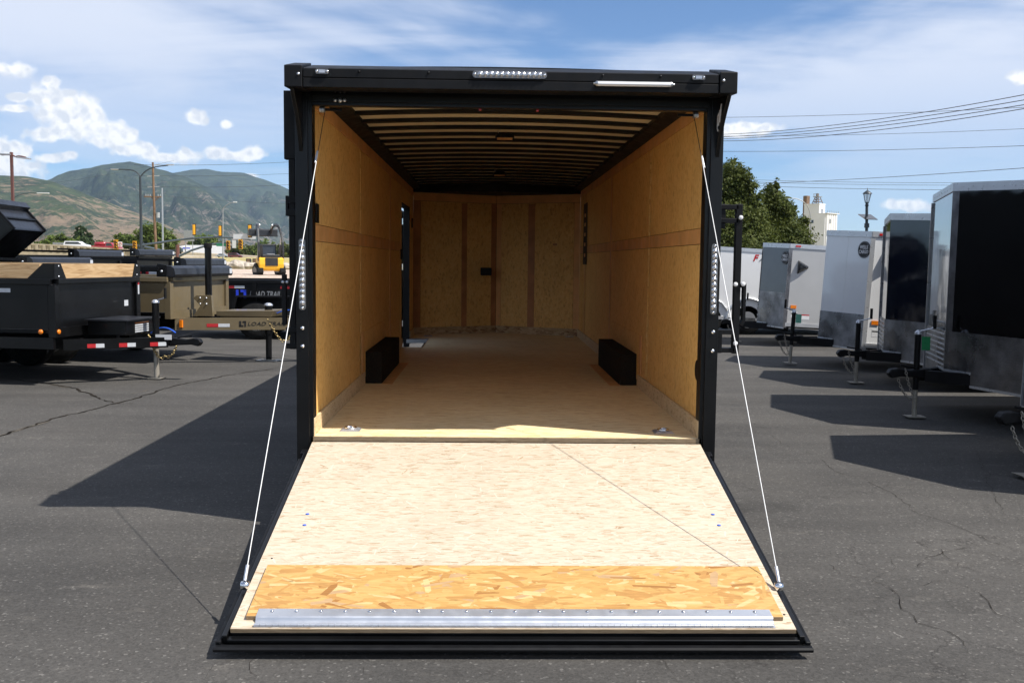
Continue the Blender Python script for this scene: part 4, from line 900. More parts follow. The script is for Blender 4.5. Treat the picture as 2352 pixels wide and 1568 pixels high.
cargo('black high-gloss cargo trailer at the far right with diamond-plate nose trim', (4.66, 4.25, 0), 0.0, 6.2, 1.07, 0.28, 2.437, 0.52, 'black_gloss', 'black_gloss', vent=False, seam=False, tagm='green_tag', tongue=0.47, jk=0.30, guard=0.40, stickers=False, crown=0.05, drop=0.13, pitch=0.006)
cargo('dark navy cargo trailer between the black and the white one', (5.20, 7.14, 0), 0.0, 5.0, 0.91, 0.30, 2.27, 0.455, 'navy_gloss', 'navy_gloss', vent=False, seam=False, tongue=0.50, jk=0.36, crown=0.04, pitch=0.01)
cargo('white cargo trailer with round black badge and black side vent', (5.10, 9.50, 0), 0.0, 4.6, 0.91, 0.36, 2.125, 0.455, 'white_gloss', 'white_gloss', logo='WELLS CARGO', tagm='mint_tag', tongue=0.55, jk=0.42, crown=0.025, guard=0.42)
cargo('silver cargo trailer with dark grey nose and round badge, in front of the tree', (5.31, 13.75, 0), 0.0, 5.0, 0.91, 0.26, 2.01, 0.44, 'grey_gloss', 'silver_gloss', logo='WELLS CARGO', seam=False, tongue=0.6, jk=0.4, crown=0.02, guard=0.62, drop=0.05)
cargo('cargo trailer mostly beyond the right edge whose jack and hitch show', (4.22, 1.42, 0), 0.10, 5.5, 1.07, 0.42, 2.32, 0.50, 'white_gloss', 'white_gloss', vent=False, tongue=0.40, jk=0.24, crown=0.05, pitch=0.03)
# small white trailer seen side-on behind the post
t_ = cargo('small white single-axle trailer seen side-on with red lettering', (8.2, 17.05, 0), math.pi, 4.8, 1.05, 0.4, 1.83, 0.26, 'white_gloss', 'white_gloss', vent=False, seam=False, tongue=1.0, jk=0.6, crown=0.03, stickers=False, wheel_at=0.575, pitch=-0.05)

# lettering of the small trailer is on the side turned to the lot (local +y side)
Y_ = 1.05+0.004
text('F', 'side_lettering', 0.20, 'red_print', t_, (2.42, Y_, 1.60), (-1, 0, 0), (0, 0, 1), bold=0.006, shear=0.3)
text('AST', 'side_lettering', 0.14, 'grey_print', t_, (2.20, Y_, 1.58), (-1, 0, 0), (0, 0, 1), bold=0.004, shear=0.3)

# ------------------------------------------------------------------ open dump trailers on the left
def tape(parent, a, b, h, nrm, mats=('red_tape', 'white_tape')):
    a = Vector(a); b = Vector(b); mid = (a+b)/2; n_ = Vector(nrm)
    for p, q, mm in ((a, mid, mats[0]), (mid, b, mats[1])):
        MB().hexa([p, q, q+n_*0.002, p+n_*0.002, p+Vector((0, 0, h)), q+Vector((0, 0, h)), q+n_*0.002+Vector((0, 0, h)), p+n_*0.002+Vector((0, 0, h))]).build('reflective_tape', mm, parent)
def dump(label, loc, rz, paint, wd, L, zb, zt, boards=False, housing=True, tongue=1.4, tz=0.56, th=0.14, post=False, simple_=False, hz_top=None, text_tongue=False, grp='open dump trailers parked along the left of the lot'):
    """local frame: front of box at x=0, tongue towards +x, box towards -x"""
    t_ = thing('dump_trailer', label, 'dump trailer', loc, rz, grp); w = wd/2
    for s in (-1, 1):
        box('side_panel', (-L, s*w, zb), (-0.06, s*(w-0.02), zt-0.02), paint, t_)
        box('top_rail', (-L, s*(w+0.03), zt-0.07), (0.0, s*(w-0.05), zt), paint, t_, 0.006)
        for k in range(1, 6 if not simple_ else 4): box('side_stake', (-k*0.85-0.05, s*(w+0.035), zb), (-k*0.85+0.03, s*(w+0.001), zt-0.071), paint, t_)
        if not simple_ or s < 0:
            for k in range(3): tape(t_, (-0.55-k*1.1-0.4, s*(w+0.001 if s > 0 else w+0.001), zt-0.17), (-0.55-k*1.1, s*(w+0.001), zt-0.17), 0.05, (0, s, 0))
    box('front_panel', (-0.025, -w+0.06, zb+0.02), (-0.005, w-0.06, zt-0.05), paint, t_)
    box('front_rail', (-0.04, -w+0.05, zt-0.06), (0.06, w-0.05, zt+0.002), paint, t_, 0.006)
    for s in (-1, 1):
        box('corner_post', (-0.06, s*w, zb-0.10), (0.035, s*(w-0.10), zt-0.072), paint, t_, 0.005)
    box('front_base', (-0.05, -w+0.10, zb-0.10), (0.03, w-0.10, zb+0.018), paint, t_)
    box('rear_gate', (-L-0.05, -w, zb), (-L-0.01, w, zt), paint, t_)
    box('box_floor', (-L, -w+0.03, zb-0.05), (-0.07, w-0.03, zb-0.005), 'black_satin', t_)
    for s in (-1, 1): box('chassis_rail', (-L, s*0.45, tz-0.09), (0.02, s*0.37, tz+0.06), 'black_satin', t_)
    if boards:
        for s in (-1, 1):
            box('wood_board', (-L+0.1, s*(w-0.01), zt+0.004), (-0.16, s*(w-0.05), zt+0.18), 'lumber', t_, 0.003)
        box('wood_board', (-0.012, -w+0.13, zt+0.004), (0.028, w-0.12, zt+0.18), 'lumber', t_, 0.003)
        for s in (-1, 1):
            if s < 0:
                pl = MB().prism([(-0.32, zt), (0.036, zt), (0.036, zt+0.19), (-0.10, zt+0.19)], 'y', s*(w+0.002), s*(w+0.010)).build('stake_plate', 'black_paint', t_)
            pl = MB().prism([(s*w, zt), (s*(w-(0.24 if s < 0 else 0.20)), zt), (s*(w-0.13), zt+0.19), (s*w, zt+0.19)], 'x', 0.029, 0.040).build('stake_plate', 'black_paint', t_)
            for (yy, zz) in ((0.06, 0.03), (0.06, 0.155)): MB().lathe([(0.012, 0), (0.008, 0.006), (0.001, 0.007)], (0.040, s*(w-yy-0.03), zt+zz), 'x', 8).build('bolt', 'zinc', pl)
        box('sticker', (0.0365, w-0.07, zt-0.24), (0.038, w-0.035, zt-0.11), 'white_tape', t_); box('sticker', (0.0365, w-0.07, zt-0.109), (0.038, w-0.035, zt-0.075), 'red_tape', t_)
        box('sticker', (-0.004, w-0.36, zb+0.22), (-0.003, w-0.26, zb+0.30), 'white_tape', t_)
        box('base_skirt', (-L, -w+0.001, zb-0.24), (0.0, -w+0.05, zb-0.101), paint, t_)
        for (c, ax) in (((-0.16, -w-0.001, zb-0.03), 'y'), ((0.036, -w+0.06, zb-0.03), 'x')):
            sg = -1 if ax == 'y' else 1
            MB().lathe([(0.030, 0), (0.030, sg*0.010), (0.022, sg*0.016), (0.002, sg*0.018)], c, ax, 16).build('amber_marker', 'amber', t_)
    if housing:
        ht = hz_top or zt+0.17
        h_ = MB().prism([(-0.14, zt+0.004), (0.10, zt+0.004), (0.12, zt+0.04), (0.10, ht-0.035), (0.04, ht), (-0.10, ht), (-0.14, ht-0.04)], 'y', -w+0.0, w-0.02).build('tarp_housing', 'tarp_housing', t_, 0.004)
        MB().prism([(-0.17, zt+0.004), (-0.02, zt+0.004), (-0.02, ht+0.01), (-0.15, ht+0.03), (-0.17, ht-0.01)], 'y', -w-0.012, -w-0.001).build('tarp_arm_plate', 'black_paint', h_)
        MB().lathe([(0.02, 0), (0.018, -0.012), (0.001, -0.014)], (-0.09, -w-0.012, (zt+ht)/2), 'y', 10).build('bolt', 'zinc', h_)
        MB().beam((-0.12, -w-0.03, ht-0.05), (-L*0.55, -w-0.03, ht-0.02), 0.03, 0.05).build('tarp_arm', 'black_satin', h_)
        box('sticker', (0.112, w-0.14, ht-0.13), (0.120, w-0.05, ht-0.05), 'white_tape', h_)
    # tongue
    for s in (-1, 1):
        MB().beam((0.0, s*w*0.80, tz), (tongue, s*0.07, tz), 0.07, th).build('tongue_arm', 'black_paint' if paint != 'tan_paint' else paint, t_)
    if not simple_:
        for s in (-1, 1):
            a_ = Vector((0.0, s*w*0.80, tz)); b_ = Vector((tongue, s*0.07, tz)); dr_ = (b_-a_).normalized(); nn = Vector((-s*dr_.y*s, 0, 0)); nn = Vector((abs(dr_.y), s*dr_.x, 0)).normalized()
            for (f0, f1) in ((0.22, 0.38), (0.52, 0.68), (0.82, 0.98)):
                if text_tongue and f0 == 0.52: continue
                p0 = a_.lerp(b_, f0)+nn*0.037+Vector((0, 0, -0.045)); p1 = a_.lerp(b_, f1)+nn*0.037+Vector((0, 0, -0.045))
                tape(t_, p0, p1, 0.05, nn)
        coupler(t_, tongue, 0, tz, 1)
    # wheels
    for s in (-1, 1):
        for k in (-0.45, 0.45):
            wx = -L*0.52+k; R_ = 0.37
            wh = MB().lathe([(0.20, -0.11), (R_-0.03, -0.11), (R_, -0.08), (R_, 0.08), (R_-0.03, 0.11), (0.20, 0.11)], (wx, s*(w+0.14), R_), 'y', 26).build('wheel', 'rubber', t_)
            MB().lathe([(0.02, 0.0), (0.19, 0.03*s), (0.20, 0.06*s)], (wx, s*(w+0.19), R_), 'y', 16).build('rim', 'steel_pole', wh)
        MB().prism([(-L*0.52-1.0, zb-0.02), (-L*0.52-0.85, 0.86), (-L*0.52+0.85, 0.86), (-L*0.52+1.0, zb-0.02), (-L*0.52+0.92, zb-0.02), (-L*0.52+0.80, 0.83), (-L*0.52-0.80, 0.83), (-L*0.52-0.92, zb-0.02)], 'y', s*(w+0.001), s*(w+0.28)).build('fender', 'black_satin', t_)
    return t_
A1 = -0.175
D1 = dump('black dump trailer at the front left with wooden sideboards and amber marker lamps', (-5.23, 7.17, 0), A1, 'black_paint', 1.98, 4.3, 0.70, 1.315, boards=True, housing=False, tongue=1.0, tz=0.50, th=0.13)
jack(D1, 0.80, 0.0, 1.0, 0.42, crank=1, tube_r=0.045)
box('tool_box', (0.10, -0.42, 0.60), (0.62, 0.36, 0.78), 'black_paint', D1, 0.01); box('tool_box_lid', (0.08, -0.45, 0.782), (0.66, 0.38, 0.80), 'tarp_housing', D1)
for k in range(5): box('sticker', (0.622, -0.20, 0.625+k*0.028), (0.623, 0.14, 0.643+k*0.028), 'white_tape' if k < 4 else 'amber', D1)
chain(catenary((0.78, -0.14, 0.58), (0.98, -0.10, 0.32), 0.12, 6)+catenary((0.98, -0.10, 0.32), (1.12, -0.06, 0.46), 0.06, 4)[1:], D1, 'gold_chain', 0.045, 0.006)
MB().tube(catenary((0.70, 0.05, 0.60), (1.10, -0.05, 0.62), -0.07, 8), 0.010, 6).build('brake_hose', 'blue_hose', D1)
MB().box((0.86, -0.125, 0.535), (1.08, -0.120, 0.60)).build('sticker', 'white_print', D1)
D2 = dump('tan dump trailer with long lettered tongue in the middle of the left row', (-4.66, 9.72, 0), A1, 'tan_paint', 1.98, 4.2, 0.78, 1.30, tongue=1.95, tz=0.60, th=0.18, text_tongue=True, hz_top=1.47)
jack(D2, 1.15, -0.02, 0.86, 0.42, crank=0, tube_r=0.06, post='black_satin', leg='black_satin')
box('foot_plate', (0.98, -0.14, 0.004), (1.32, 0.10, 0.016), 'steel_pole', D2)
P_ = MB().tube([(0.30, -0.30, 0.72), (0.30, -0.30, 1.76)], 0.052, 14).build('lift_post', 'black_paint', D2); MB().lathe([(0.058, 0), (0.06, 0.01), (0.06, 0.07), (0.05, 0.08)], (0.30, -0.30, 1.74), 'z', 14).build('post_cap', 'rubber', P_)
MB().prism([(0.10, 0.70), (0.42, 0.70), (0.40, 1.02), (0.16, 1.02), (0.10, 0.98), (0.22, 0.86)], 'y', -0.42, -0.36).build('post_bracket', 'tan_paint', D2, 0.004)
for (x, z) in ((0.22, 0.98), (0.32, 0.98), (0.22, 0.89), (0.32, 0.89)): MB().lathe([(0.014, 0), (0.010, -0.010), (0.001, -0.012)], (x, -0.422, z), 'y', 10).build('bolt', 'zinc', D2)
MB().prism([(0.42, 0.70), (1.30, 0.70), (1.34, 0.80), (0.42, 0.78)], 'y', -0.30, 0.28).build('tool_box', 'tan_paint', D2, 0.006)
# lettering on the near tongue arm
a_ = Vector((0.0, -0.99*0.80, 0.60)); b_ = Vector((1.95, -0.07, 0.60)); dd_ = (b_-a_).normalized(); nn_ = Vector((dd_.y, -dd_.x, 0)).normalized()
nn_ = nn_ if nn_.y < 0 else -nn_
c_ = a_.lerp(b_, 0.62)+nn_*0.038
text('LOAD TRAIL', 'tongue_lettering', 0.080, 'black_print', D2, c_+dd_*0.04, dd_, (0, 0, 1), bold=0.0, shear=0.25, width=0.56)
lg = MB()
for (x0, x1, z0, z1) in ((0, 0.03, -0.04, 0.045), (0, 0.06, -0.04, -0.015), (0.05, 0.10, 0.02, 0.045), (0.075, 0.10, -0.04, 0.045)):
    o_ = c_-dd_*0.36
    lg.hexa([o_+dd_*x0+Vector((0, 0, z0)), o_+dd_*x1+Vector((0, 0, z0)), o_+dd_*x1+nn_*0.002+Vector((0, 0, z0)), o_+dd_*x0+nn_*0.002+Vector((0, 0, z0)), o_+dd_*x0+Vector((0, 0, z1)), o_+dd_*x1+Vector((0, 0, z1)), o_+dd_*x1+nn_*0.002+Vector((0, 0, z1)), o_+dd_*x0+nn_*0.002+Vector((0, 0, z1))])
lg.build('tongue_emblem', 'black_print', D2)
chain(catenary((1.28, -0.34, 0.66), (1.46, -0.30, 0.36), 0.03, 4)+catenary((1.46, -0.30, 0.36), (1.62, -0.22, 0.50), 0.08, 5)[1:], D2, 'gold_chain', 0.05, 0.006)
MB().tube(catenary((1.3, -0.1, 0.74), (1.9, -0.1, 0.66), -0.10, 8), 0.010, 6).build('brake_hose', 'blue_hose', D2)
for (x, z) in ((0.05, 0.55),): MB().box((0.085, -0.83, 0.55), (0.125, -0.79, 0.66)).build('amber_marker', 'amber', D2)

# rows further back
dump('black dump trailer directly behind the wooden-sided one', (-8.5, 13.6, 0), A1, 'black_paint', 1.98, 4.0, 0.72, 1.40, tongue=1.4, simple_=True, hz_top=1.57)
dump('black dump trailer with roll-tarp box in front of the yellow signal heads', (-9.75, 18.7, 0), A1, 'black_paint', 1.98, 4.0, 0.72, 1.56, tongue=1.5, simple_=True, hz_top=1.75)
dump('black dump trailer with dark roll-tarp box behind the lift post', (-6.5, 16.3, 0), A1, 'black_paint', 1.98, 3.8, 0.72, 1.40, tongue=1.5, simple_=True, hz_top=1.58)
dump('black dump trailer with roll-tarp box furthest back in the left row', (-9.6, 22.3, 0), A1, 'black_paint', 1.98, 4.2, 0.72, 1.62, tongue=1.5, simple_=True, hz_top=1.81)
# black trailer seen side-on, with lettering
D5 = dump('black dump trailer seen side-on with blue and grey lettering and reflective tape', (-2.2, 14.6, 0), 0.02, 'black_paint', 1.7, 3.9, 0.42, 1.17, housing=False, tongue=1.4, simple_=True)
text('LOAD TRAIL', 'side_lettering', 0.16, 'grey_print', D5, (-2.35, -0.854, 0.88), (1, 0, 0), (0, 0, 1), bold=0.003, shear=0.25, width=0.62)
lg = MB()
for (x0, x1, z0, z1) in ((0, 0.05, -0.08, 0.09), (0, 0.11, -0.08, -0.03), (0.09, 0.20, 0.04, 0.09), (0.15, 0.20, -0.08, 0.09)): lg.box((-2.92+x0, -0.856, 0.88+z0), (-2.92+x1, -0.851, 0.88+z1))
lg.build('side_emblem', 'blue_print', D5)
# raised dump bed at the far left
t_ = thing('dump_trailer', 'black dump trailer at the far left edge with its box tipped up high', 'dump trailer', (-10.45, 16.6, 0), 0.06, 'open dump trailers parked along the left of the lot')
for s in (-1, 1): box('chassis_rail', (-3.5, s*0.5, 0.55), (0.4, s*0.42, 0.70), 'black_satin', t_)
def TB(v): # tip about the rear hinge
    a = rad(41); x, z = v.x+2.3, v.z-0.8
    return Vector((-2.3+0.57+x*math.cos(a)-z*math.sin(a), v.y*0.9, 0.65+x*math.sin(a)+z*math.cos(a)))
bx0 = MB(); bx0.box((-2.3, -1.0, 0.8), (0.0, 1.0, 0.85)); bx0.xf(TB); bb_ = bx0.build('tipped_box', 'black_paint', t_)
for s in (-1, 1):
    MB().box((-2.3, s*1.0, 0.80), (0.0, s*0.97, 1.35)).xf(TB).build('side_panel', 'black_paint', bb_)
    MB().box((-2.3, s*1.03, 1.35), (0.0, s*0.95, 1.42)).xf(TB).build('top_rail', 'black_satin', bb_)
MB().box((-0.03, -0.97, 0.85), (0.0, 0.97, 1.42)).xf(TB).build('front_panel', 'grey_satin' if 'grey_satin' in MATS else 'tarp_housing', bb_)
MB().box((-0.02, -1.0, 1.421), (0.12, 1.0, 1.58)).xf(TB).build('tarp_housing', 'tarp_housing', bb_, 0.004)
MB().box((0.001, -0.9, 1.10), (0.04, 0.9, 1.14)).xf(TB).build('front_rib', 'black_satin', bb_)
for s in (-1, 1): MB().box((0.001, s*0.99, 0.8), (0.05, s*0.93, 1.42)).xf(TB).build('corner_post', 'black_satin', bb_)
MB().tube([(-0.9, 0, 0.7), (-0.7, 0, 1.45)], 0.07, 12).build('hoist_ram', 'zinc', t_)
for s in (-1, 1):
    for k in (-0.45, 0.45): MB().lathe([(0.20, -0.11), (0.34, -0.11), (0.37, -0.08), (0.37, 0.08), (0.34, 0.11), (0.20, 0.11)], (-2.0+k, s*1.14, 0.37), 'y', 24).build('wheel', 'rubber', t_)
for s in (-1, 1): MB().beam((0.3, s*0.45, 0.60), (1.7, s*0.06, 0.60), 0.07, 0.13).build('tongue_arm', 'black_satin', t_)

def bez(P, n=14):
    P = [Vector(p) for p in P]; out = []
    for i in range(n+1):
        t_ = i/n; Q = P[:]
        while len(Q) > 1: Q = [Q[k].lerp(Q[k+1], t_) for k in range(len(Q)-1)]
        out.append(Q[0])
    return out
# ------------------------------------------------------------------ track loader on the gravel
gz = 0.45
lp = ony(618, 631, 64); lp.z = gz
LD = thing('track_loader', 'yellow compact track loader with raised arms and bucket on the gravel', 'track loader', lp, 0.0)
for s in (-1, 1):
    prof = [(-1.05, 0.18), (-0.85, 0.0), (0.85, 0.0), (1.10, 0.25), (1.0, 0.50), (0.35, 0.78), (-0.2, 0.82), (-0.95, 0.45)]
    tr = MB().prism(prof, 'y', -0.2, 0.2).xf(lambda v: Vector((s*0.78+v.y, v.x*1.0, v.z))).build('track', 'rubber', LD, 0.03)
    MB().prism([(-0.6, 0.16), (0.6, 0.16), (0.75, 0.35), (0.2, 0.60), (-0.6, 0.40)], 'y', -0.215, 0.215).xf(lambda v: Vector((s*0.78+v.y, v.x, v.z))).build('track_frame', 'loader_dark', tr)
MB().prism([(-0.70, 0.26), (-0.86, 0.40), (-0.92, 0.75), (-0.90, 1.16), (-0.70, 1.22), (0.30, 1.22), (0.5, 0.5), (-0.3, 0.30)], 'x', -0.86, 0.86).build('body', 'loader_yellow', LD, 0.07, 3)
MB().box((-0.44, -0.95, 0.62), (0.44, -0.885, 1.19)).build('grille', 'loader_dark', LD, 0.02)
box('engine_hood', (-0.62, -0.80, 1.19), (0.62, 0.0, 1.42), 'loader_dark', LD, 0.04); box('hood_top', (-0.30, -0.84, 1.421), (0.24, -0.35, 1.45), 'white_tape', LD)
cb = MB().prism([(-0.10, 1.2), (0.95, 0.9), (0.95, 2.0), (-0.05, 2.05)], 'x', -0.46, 0.46).build('cab', 'glass_cab' if 'glass_cab' in MATS else 'window_dark', LD)
for (x, y) in ((-0.47, -0.08), (0.47, -0.08), (-0.47, 0.95), (0.47, 0.95)): MB().beam((x, y, 1.1), (x, y, 2.05), 0.07, 0.07).build('cab_post', 'loader_dark', cb)
box('cab_roof', (-0.52, -0.14, 2.05), (0.52, 1.0, 2.14), 'loader_dark', cb, 0.03)
for s in (-1, 1):
    path = bez([(s*0.84, -0.62, 1.0), (s*0.86, -0.95, 2.2), (s*0.86, -0.6, 3.3), (s*0.72, 0.6, 4.1), (s*0.52, 1.55, 3.55), (s*0.50, 1.75, 2.95)], 9)
    for i_ in range(9): MB().beam(path[i_]-(path[i_+1]-path[i_])*0.06, path[i_+1]+(path[i_+1]-path[i_])*0.06, 0.13, 0.24-0.012*i_, (0, 1, 0.3)).build('loader_arm', 'loader_dark', LD, 0.02)
    MB().tube([(s*0.72, 0.25, 1.3), (s*0.78, -0.35, 2.6)], 0.05, 8).build('lift_ram', 'galvanised', LD)
    MB().tube([(s*0.45, 0.9, 3.55), (s*0.45, 1.8, 3.15)], 0.04, 8).build('tilt_ram', 'galvanised', LD)
    MB().beam((s*0.62, -0.55, 1.15), (s*0.70, -0.72, 2.1), 0.16, 0.12, (0, 1, 0)).build('arm_tower', 'loader_dark', LD, 0.01)
bk = MB().prism([(1.80, 2.72), (2.55, 2.80), (2.50, 2.92), (2.0, 3.28), (1.82, 3.22)], 'x', -1.02, 1.02).build('bucket', 'loader_dark', LD, 0.02)
MB().prism([(1.74, 2.78), (1.79, 2.74), (1.80, 3.18), (1.75, 3.16)], 'x', -0.55, 0.55).build('bucket_plate', 'tarp_housing', bk)
LD.rotation_euler = (0, 0, 0.42)

# boulders
for k, (px, py, r_, s2) in enumerate(((486, 617, 0.55, 1), (521, 616, 0.62, 2), (546, 615, 0.85, 3), (571, 615, 0.6, 4), (655, 620, 0.6, 5))):
    c = ony(px, py, 98); rnd = random.Random(s2); m = MB(); n1_, n2_ = 14, 8; vs = []
    for i in range(n2_+1):
        th_ = math.pi*i/n2_
        for j in range(n1_):
            ph = 2*math.pi*j/n1_; d = Vector((math.sin(th_)*math.cos(ph)*1.35, math.sin(th_)*math.sin(ph), math.cos(th_)*0.75))
            q = 1+0.35*mnoise.noise(d*1.6+Vector((s2*7, 0, 0))); vs.append(d*r_*q)
    m.add(vs, [(i*n1_+j, i*n1_+(j+1) % n1_, (i+1)*n1_+(j+1) % n1_, (i+1)*n1_+j) for i in range(n2_) for j in range(n1_)], False)
    o = m.build('boulder', 'boulder'); o.location = (c.x, 98, 0.75)
    tag(o, ['pale boulder at the left end of the row beside the grass bank', 'pale boulder second from the left by the grass bank', 'broadest pale boulder beside the gravel, left of the loader', 'grey boulder next to the loader track', 'boulder to the right of the loader'][k], 'boulder', 'boulders along the foot of the grass bank')
# low rail along the bank
rl = thing('guard_rail', 'low metal pipe rail along the foot of the grass bank', 'rail', (0, 0, 0))
a = ony(480, 607, 104); b = ony(600, 611, 104)
MB().tube([(a.x-12, 104, a.z), (b.x+6, 104, b.z)], 0.06, 6).build('rail_pipe', 'steel_pole', rl)
for k in range(8):
    x = a.x-12+(b.x-a.x+18)*k/7; MB().tube([(x, 104, 0.4), (x, 104, a.z)], 0.05, 6).build('rail_post', 'steel_pole', rl)

# ------------------------------------------------------------------ freeway barriers, cars
bw = thing('concrete_barrier', 'long pale concrete barrier with recessed panels along the freeway edge', 'barrier')
FY = 337.0
bp = [(20, 555, 588), (72, 559, 592), (140, 562.5, 593), (200, 566, 594), (260, 570, 596), (317, 574, 598), (333, 574.5, 590)]
for (x0, t0, l0), (x1, t1, l1) in zip(bp[:-1], bp[1:]):
    a = ony(x0, t0, 150); b = ony(x1, t1, 150)
    a2 = ony(x0, t0+13, 150); b2 = ony(x1, t1+13, 150)
    n = 4
    for i in range(n):
        p = a.lerp(b, i/n); q = a.lerp(b, (i+1)/n); zl = min(a2.z, b2.z)
        MB().hexa([(p.x, 150, p.z-1.0), (q.x-0.06, 150, q.z-1.0), (q.x-0.06, 150.4, q.z-1.0), (p.x, 150.4, p.z-1.0), (p.x, 150, p.z), (q.x-0.06, 150, q.z), (q.x-0.06, 150.4, q.z), (p.x, 150.4, p.z)]).build('barrier_panel', 'concrete', bw)
        MB().hexa([(p.x, 149.85, p.z-0.22), (q.x-0.06, 149.85, q.z-0.22), (q.x-0.06, 149.999, q.z-0.22), (p.x, 149.999, p.z-0.22), (p.x, 149.85, p.z), (q.x-0.06, 149.85, q.z), (q.x-0.06, 149.999, q.z), (p.x, 149.999, p.z)]).build('barrier_cap', 'concrete', bw)
        MB().hexa([(q.x-0.5, 149.85, q.z-1.0), (q.x-0.06, 149.85, q.z-1.0), (q.x-0.06, 149.999, q.z-1.0), (q.x-0.5, 149.999, q.z-1.0), (q.x-0.5, 149.85, q.z-0.221), (q.x-0.06, 149.85, q.z-0.221), (q.x-0.06, 149.999, q.z-0.221), (q.x-0.5, 149.999, q.z-0.221)]).build('barrier_pilaster', 'concrete', bw)
    MB().hexa([(a.x, 149.95, 0.3), (b.x, 149.95, 0.3), (b.x, 151, 0.3), (a.x, 151, 0.3), (a.x, 149.95, a.z-1.02), (b.x, 149.95, b.z-1.02), (b.x, 151, b.z-1.02), (a.x, 151, a.z-1.02)]).build('retaining_wall', 'concrete', bw)
# left deck behind the barrier
m = MB(); P0 = ony(-150, 556, 150); P1 = ony(340, 576, 150)
m.hexa([(P0.x, 151.01, 0.2), (P1.x, 151.01, 0.2), (P1.x, 190, 0.2), (P0.x, 190, 0.2), (P0.x, 151.01, P0.z-0.9), (P1.x, 151.01, P1.z-0.9), (P1.x, 190, P1.z-0.7), (P0.x, 190, P0.z-0.7)])
tag(m.build('overpass', 'concrete'), 'concrete overpass deck behind the panelled barrier', kind='structure')
bz = thing('concrete_barrier', 'plain pale concrete barrier behind the cars, right of the signal mast', 'barrier')
bp = [(333, 577), (420, 580), (500, 584), (560, 587), (620, 590), (700, 594)]
for (x0, t0), (x1, t1) in zip(bp[:-1], bp[1:]):
    a = ony(x0, t0, 345); b = ony(x1, t1, 345); n = 5
    for i in range(n):
        p = a.lerp(b, i/n); q = a.lerp(b, (i+1)/n)
        MB().hexa([(p.x, 345, 0.5), (q.x-0.15, 345, 0.5), (q.x-0.15, 345.5, 0.5), (p.x, 345.5, 0.5), (p.x, 345.1, p.z), (q.x-0.15, 345.1, q.z), (q.x-0.15, 345.4, q.z), (p.x, 345.4, p.z)]).build('barrier_panel', 'concrete', bz)

def car(label, cat, px, py, Y, L, H, mat, style='suv', rz=0.0, z=None):
    p = ony(px, py, Y); t_ = thing('parked_car' if False else {'suv': 'suv', 'sedan': 'car', 'pickup': 'pickup_truck', 'van': 'minivan', 'jeep': 'off_road_car'}[style], label, cat, (p.x, p.y, p.z), rz)
    h = L/2
    P = {'suv': [(-h, 0.35), (-h, 1.05), (-h+0.25, H), (0.25*h, H), (0.55*h, 1.15), (h-0.1, 0.95), (h, 0.4)],
         'sedan': [(-h, 0.35), (-h, 0.85), (-h+0.6, 0.95), (-0.45*h, H), (0.15*h, H), (0.5*h, 0.98), (h-0.1, 0.8), (h, 0.35)],
         'van': [(-h, 0.35), (-h, 1.1), (-h+0.2, H), (0.2*h, H), (0.58*h, 1.1), (h-0.1, 0.9), (h, 0.35)],
         'pickup': [(-h, 0.45), (-h, 1.1), (-0.05*h, 1.1), (0.0, H), (0.4*h, H), (0.58*h, 1.15), (h-0.1, 1.05), (h, 0.45)],
         'jeep': [(-h, 0.5), (-h, 1.1), (-h+0.1, H), (0.25*h, H), (0.35*h, 1.15), (h-0.1, 1.1), (h, 0.5)]}[style]
    MB().prism(P, 'y', -0.9, 0.9).build('body', mat, t_, 0.10, 2)
    zz = {'sedan': 0.95}.get(style, 1.10)
    x0 = {'pickup': 0.04*h, 'sedan': -0.5*h}.get(style, -h+0.35)
    for s in (-1, 1):
        MB().prism([(x0, zz), (x0+0.12, H-0.12), ({'pickup': 0.38}.get(style, 0.22)*h, H-0.12), ({'sedan': 0.42, 'pickup': 0.52, 'jeep': 0.32}.get(style, 0.5)*h, zz)], 'y', s*0.905, s*0.915).build('side_window', 'window_dark', t_)
        for x in (-0.6*h, 0.62*h): MB().lathe([(0.18, -0.1), (0.34, -0.1), (0.34, 0.1), (0.18, 0.1)], (x, s*0.82, 0.34), 'y', 16).build('wheel', 'rubber', t_)
    return t_
car('white sport utility car driving behind the panelled barrier', 'car', 178, 574, 185, 4.7, 1.65, 'car_white', 'suv')
cr = car('red pickup truck loaded with a red tank behind the panelled barrier', 'pickup truck', 246, 577.5, 190, 5.6, 1.75, 'car_red', 'pickup')
p = ony(228, 577.5, 190)
MB().lathe([(0.1, -1.3), (0.35, -1.1), (0.38, 0.9), (0.1, 1.0)], (-1.2, 0, 1.5), 'x', 14).build('tank', 'car_red', cr)
car('silver sedan on the road above the grass bank', 'car', 511, 592, 338-5, 4.5, 1.45, 'car_silver', 'sedan', math.pi*0)
car('maroon minivan just right of the silver sedan', 'minivan', 541, 593, 338-5, 4.9, 1.75, 'car_maroon', 'van')
car('black off-road car ahead of the white truck trailer', 'car', 403, 583, 300, 4.3, 1.85, 'car_black', 'jeep', math.pi)
p = ony(452, 590, 352)
tk = thing('semi_truck', 'white semi truck with long box trailer behind the barrier', 'truck', (p.x, 352, p.z), 0)
MB().box((-3.6, -1.25, 1.2), (9.6, 1.25, 4.2)).build('box_body', 'car_white', tk, 0.05)
MB().prism([(-7.6, 0.5), (-7.6, 1.8), (-6.6, 2.1), (-6.0, 3.7), (-4.0, 4.1), (-4.0, 0.5)], 'y', -1.2, 1.2).build('cab', 'car_white', tk, 0.1)
for s in (-1, 1): MB().prism([(-6.5, 2.2), (-6.0, 3.3), (-5.2, 3.4), (-5.2, 2.2)], 'y', s*1.205, s*1.215).build('side_window', 'window_dark', tk)
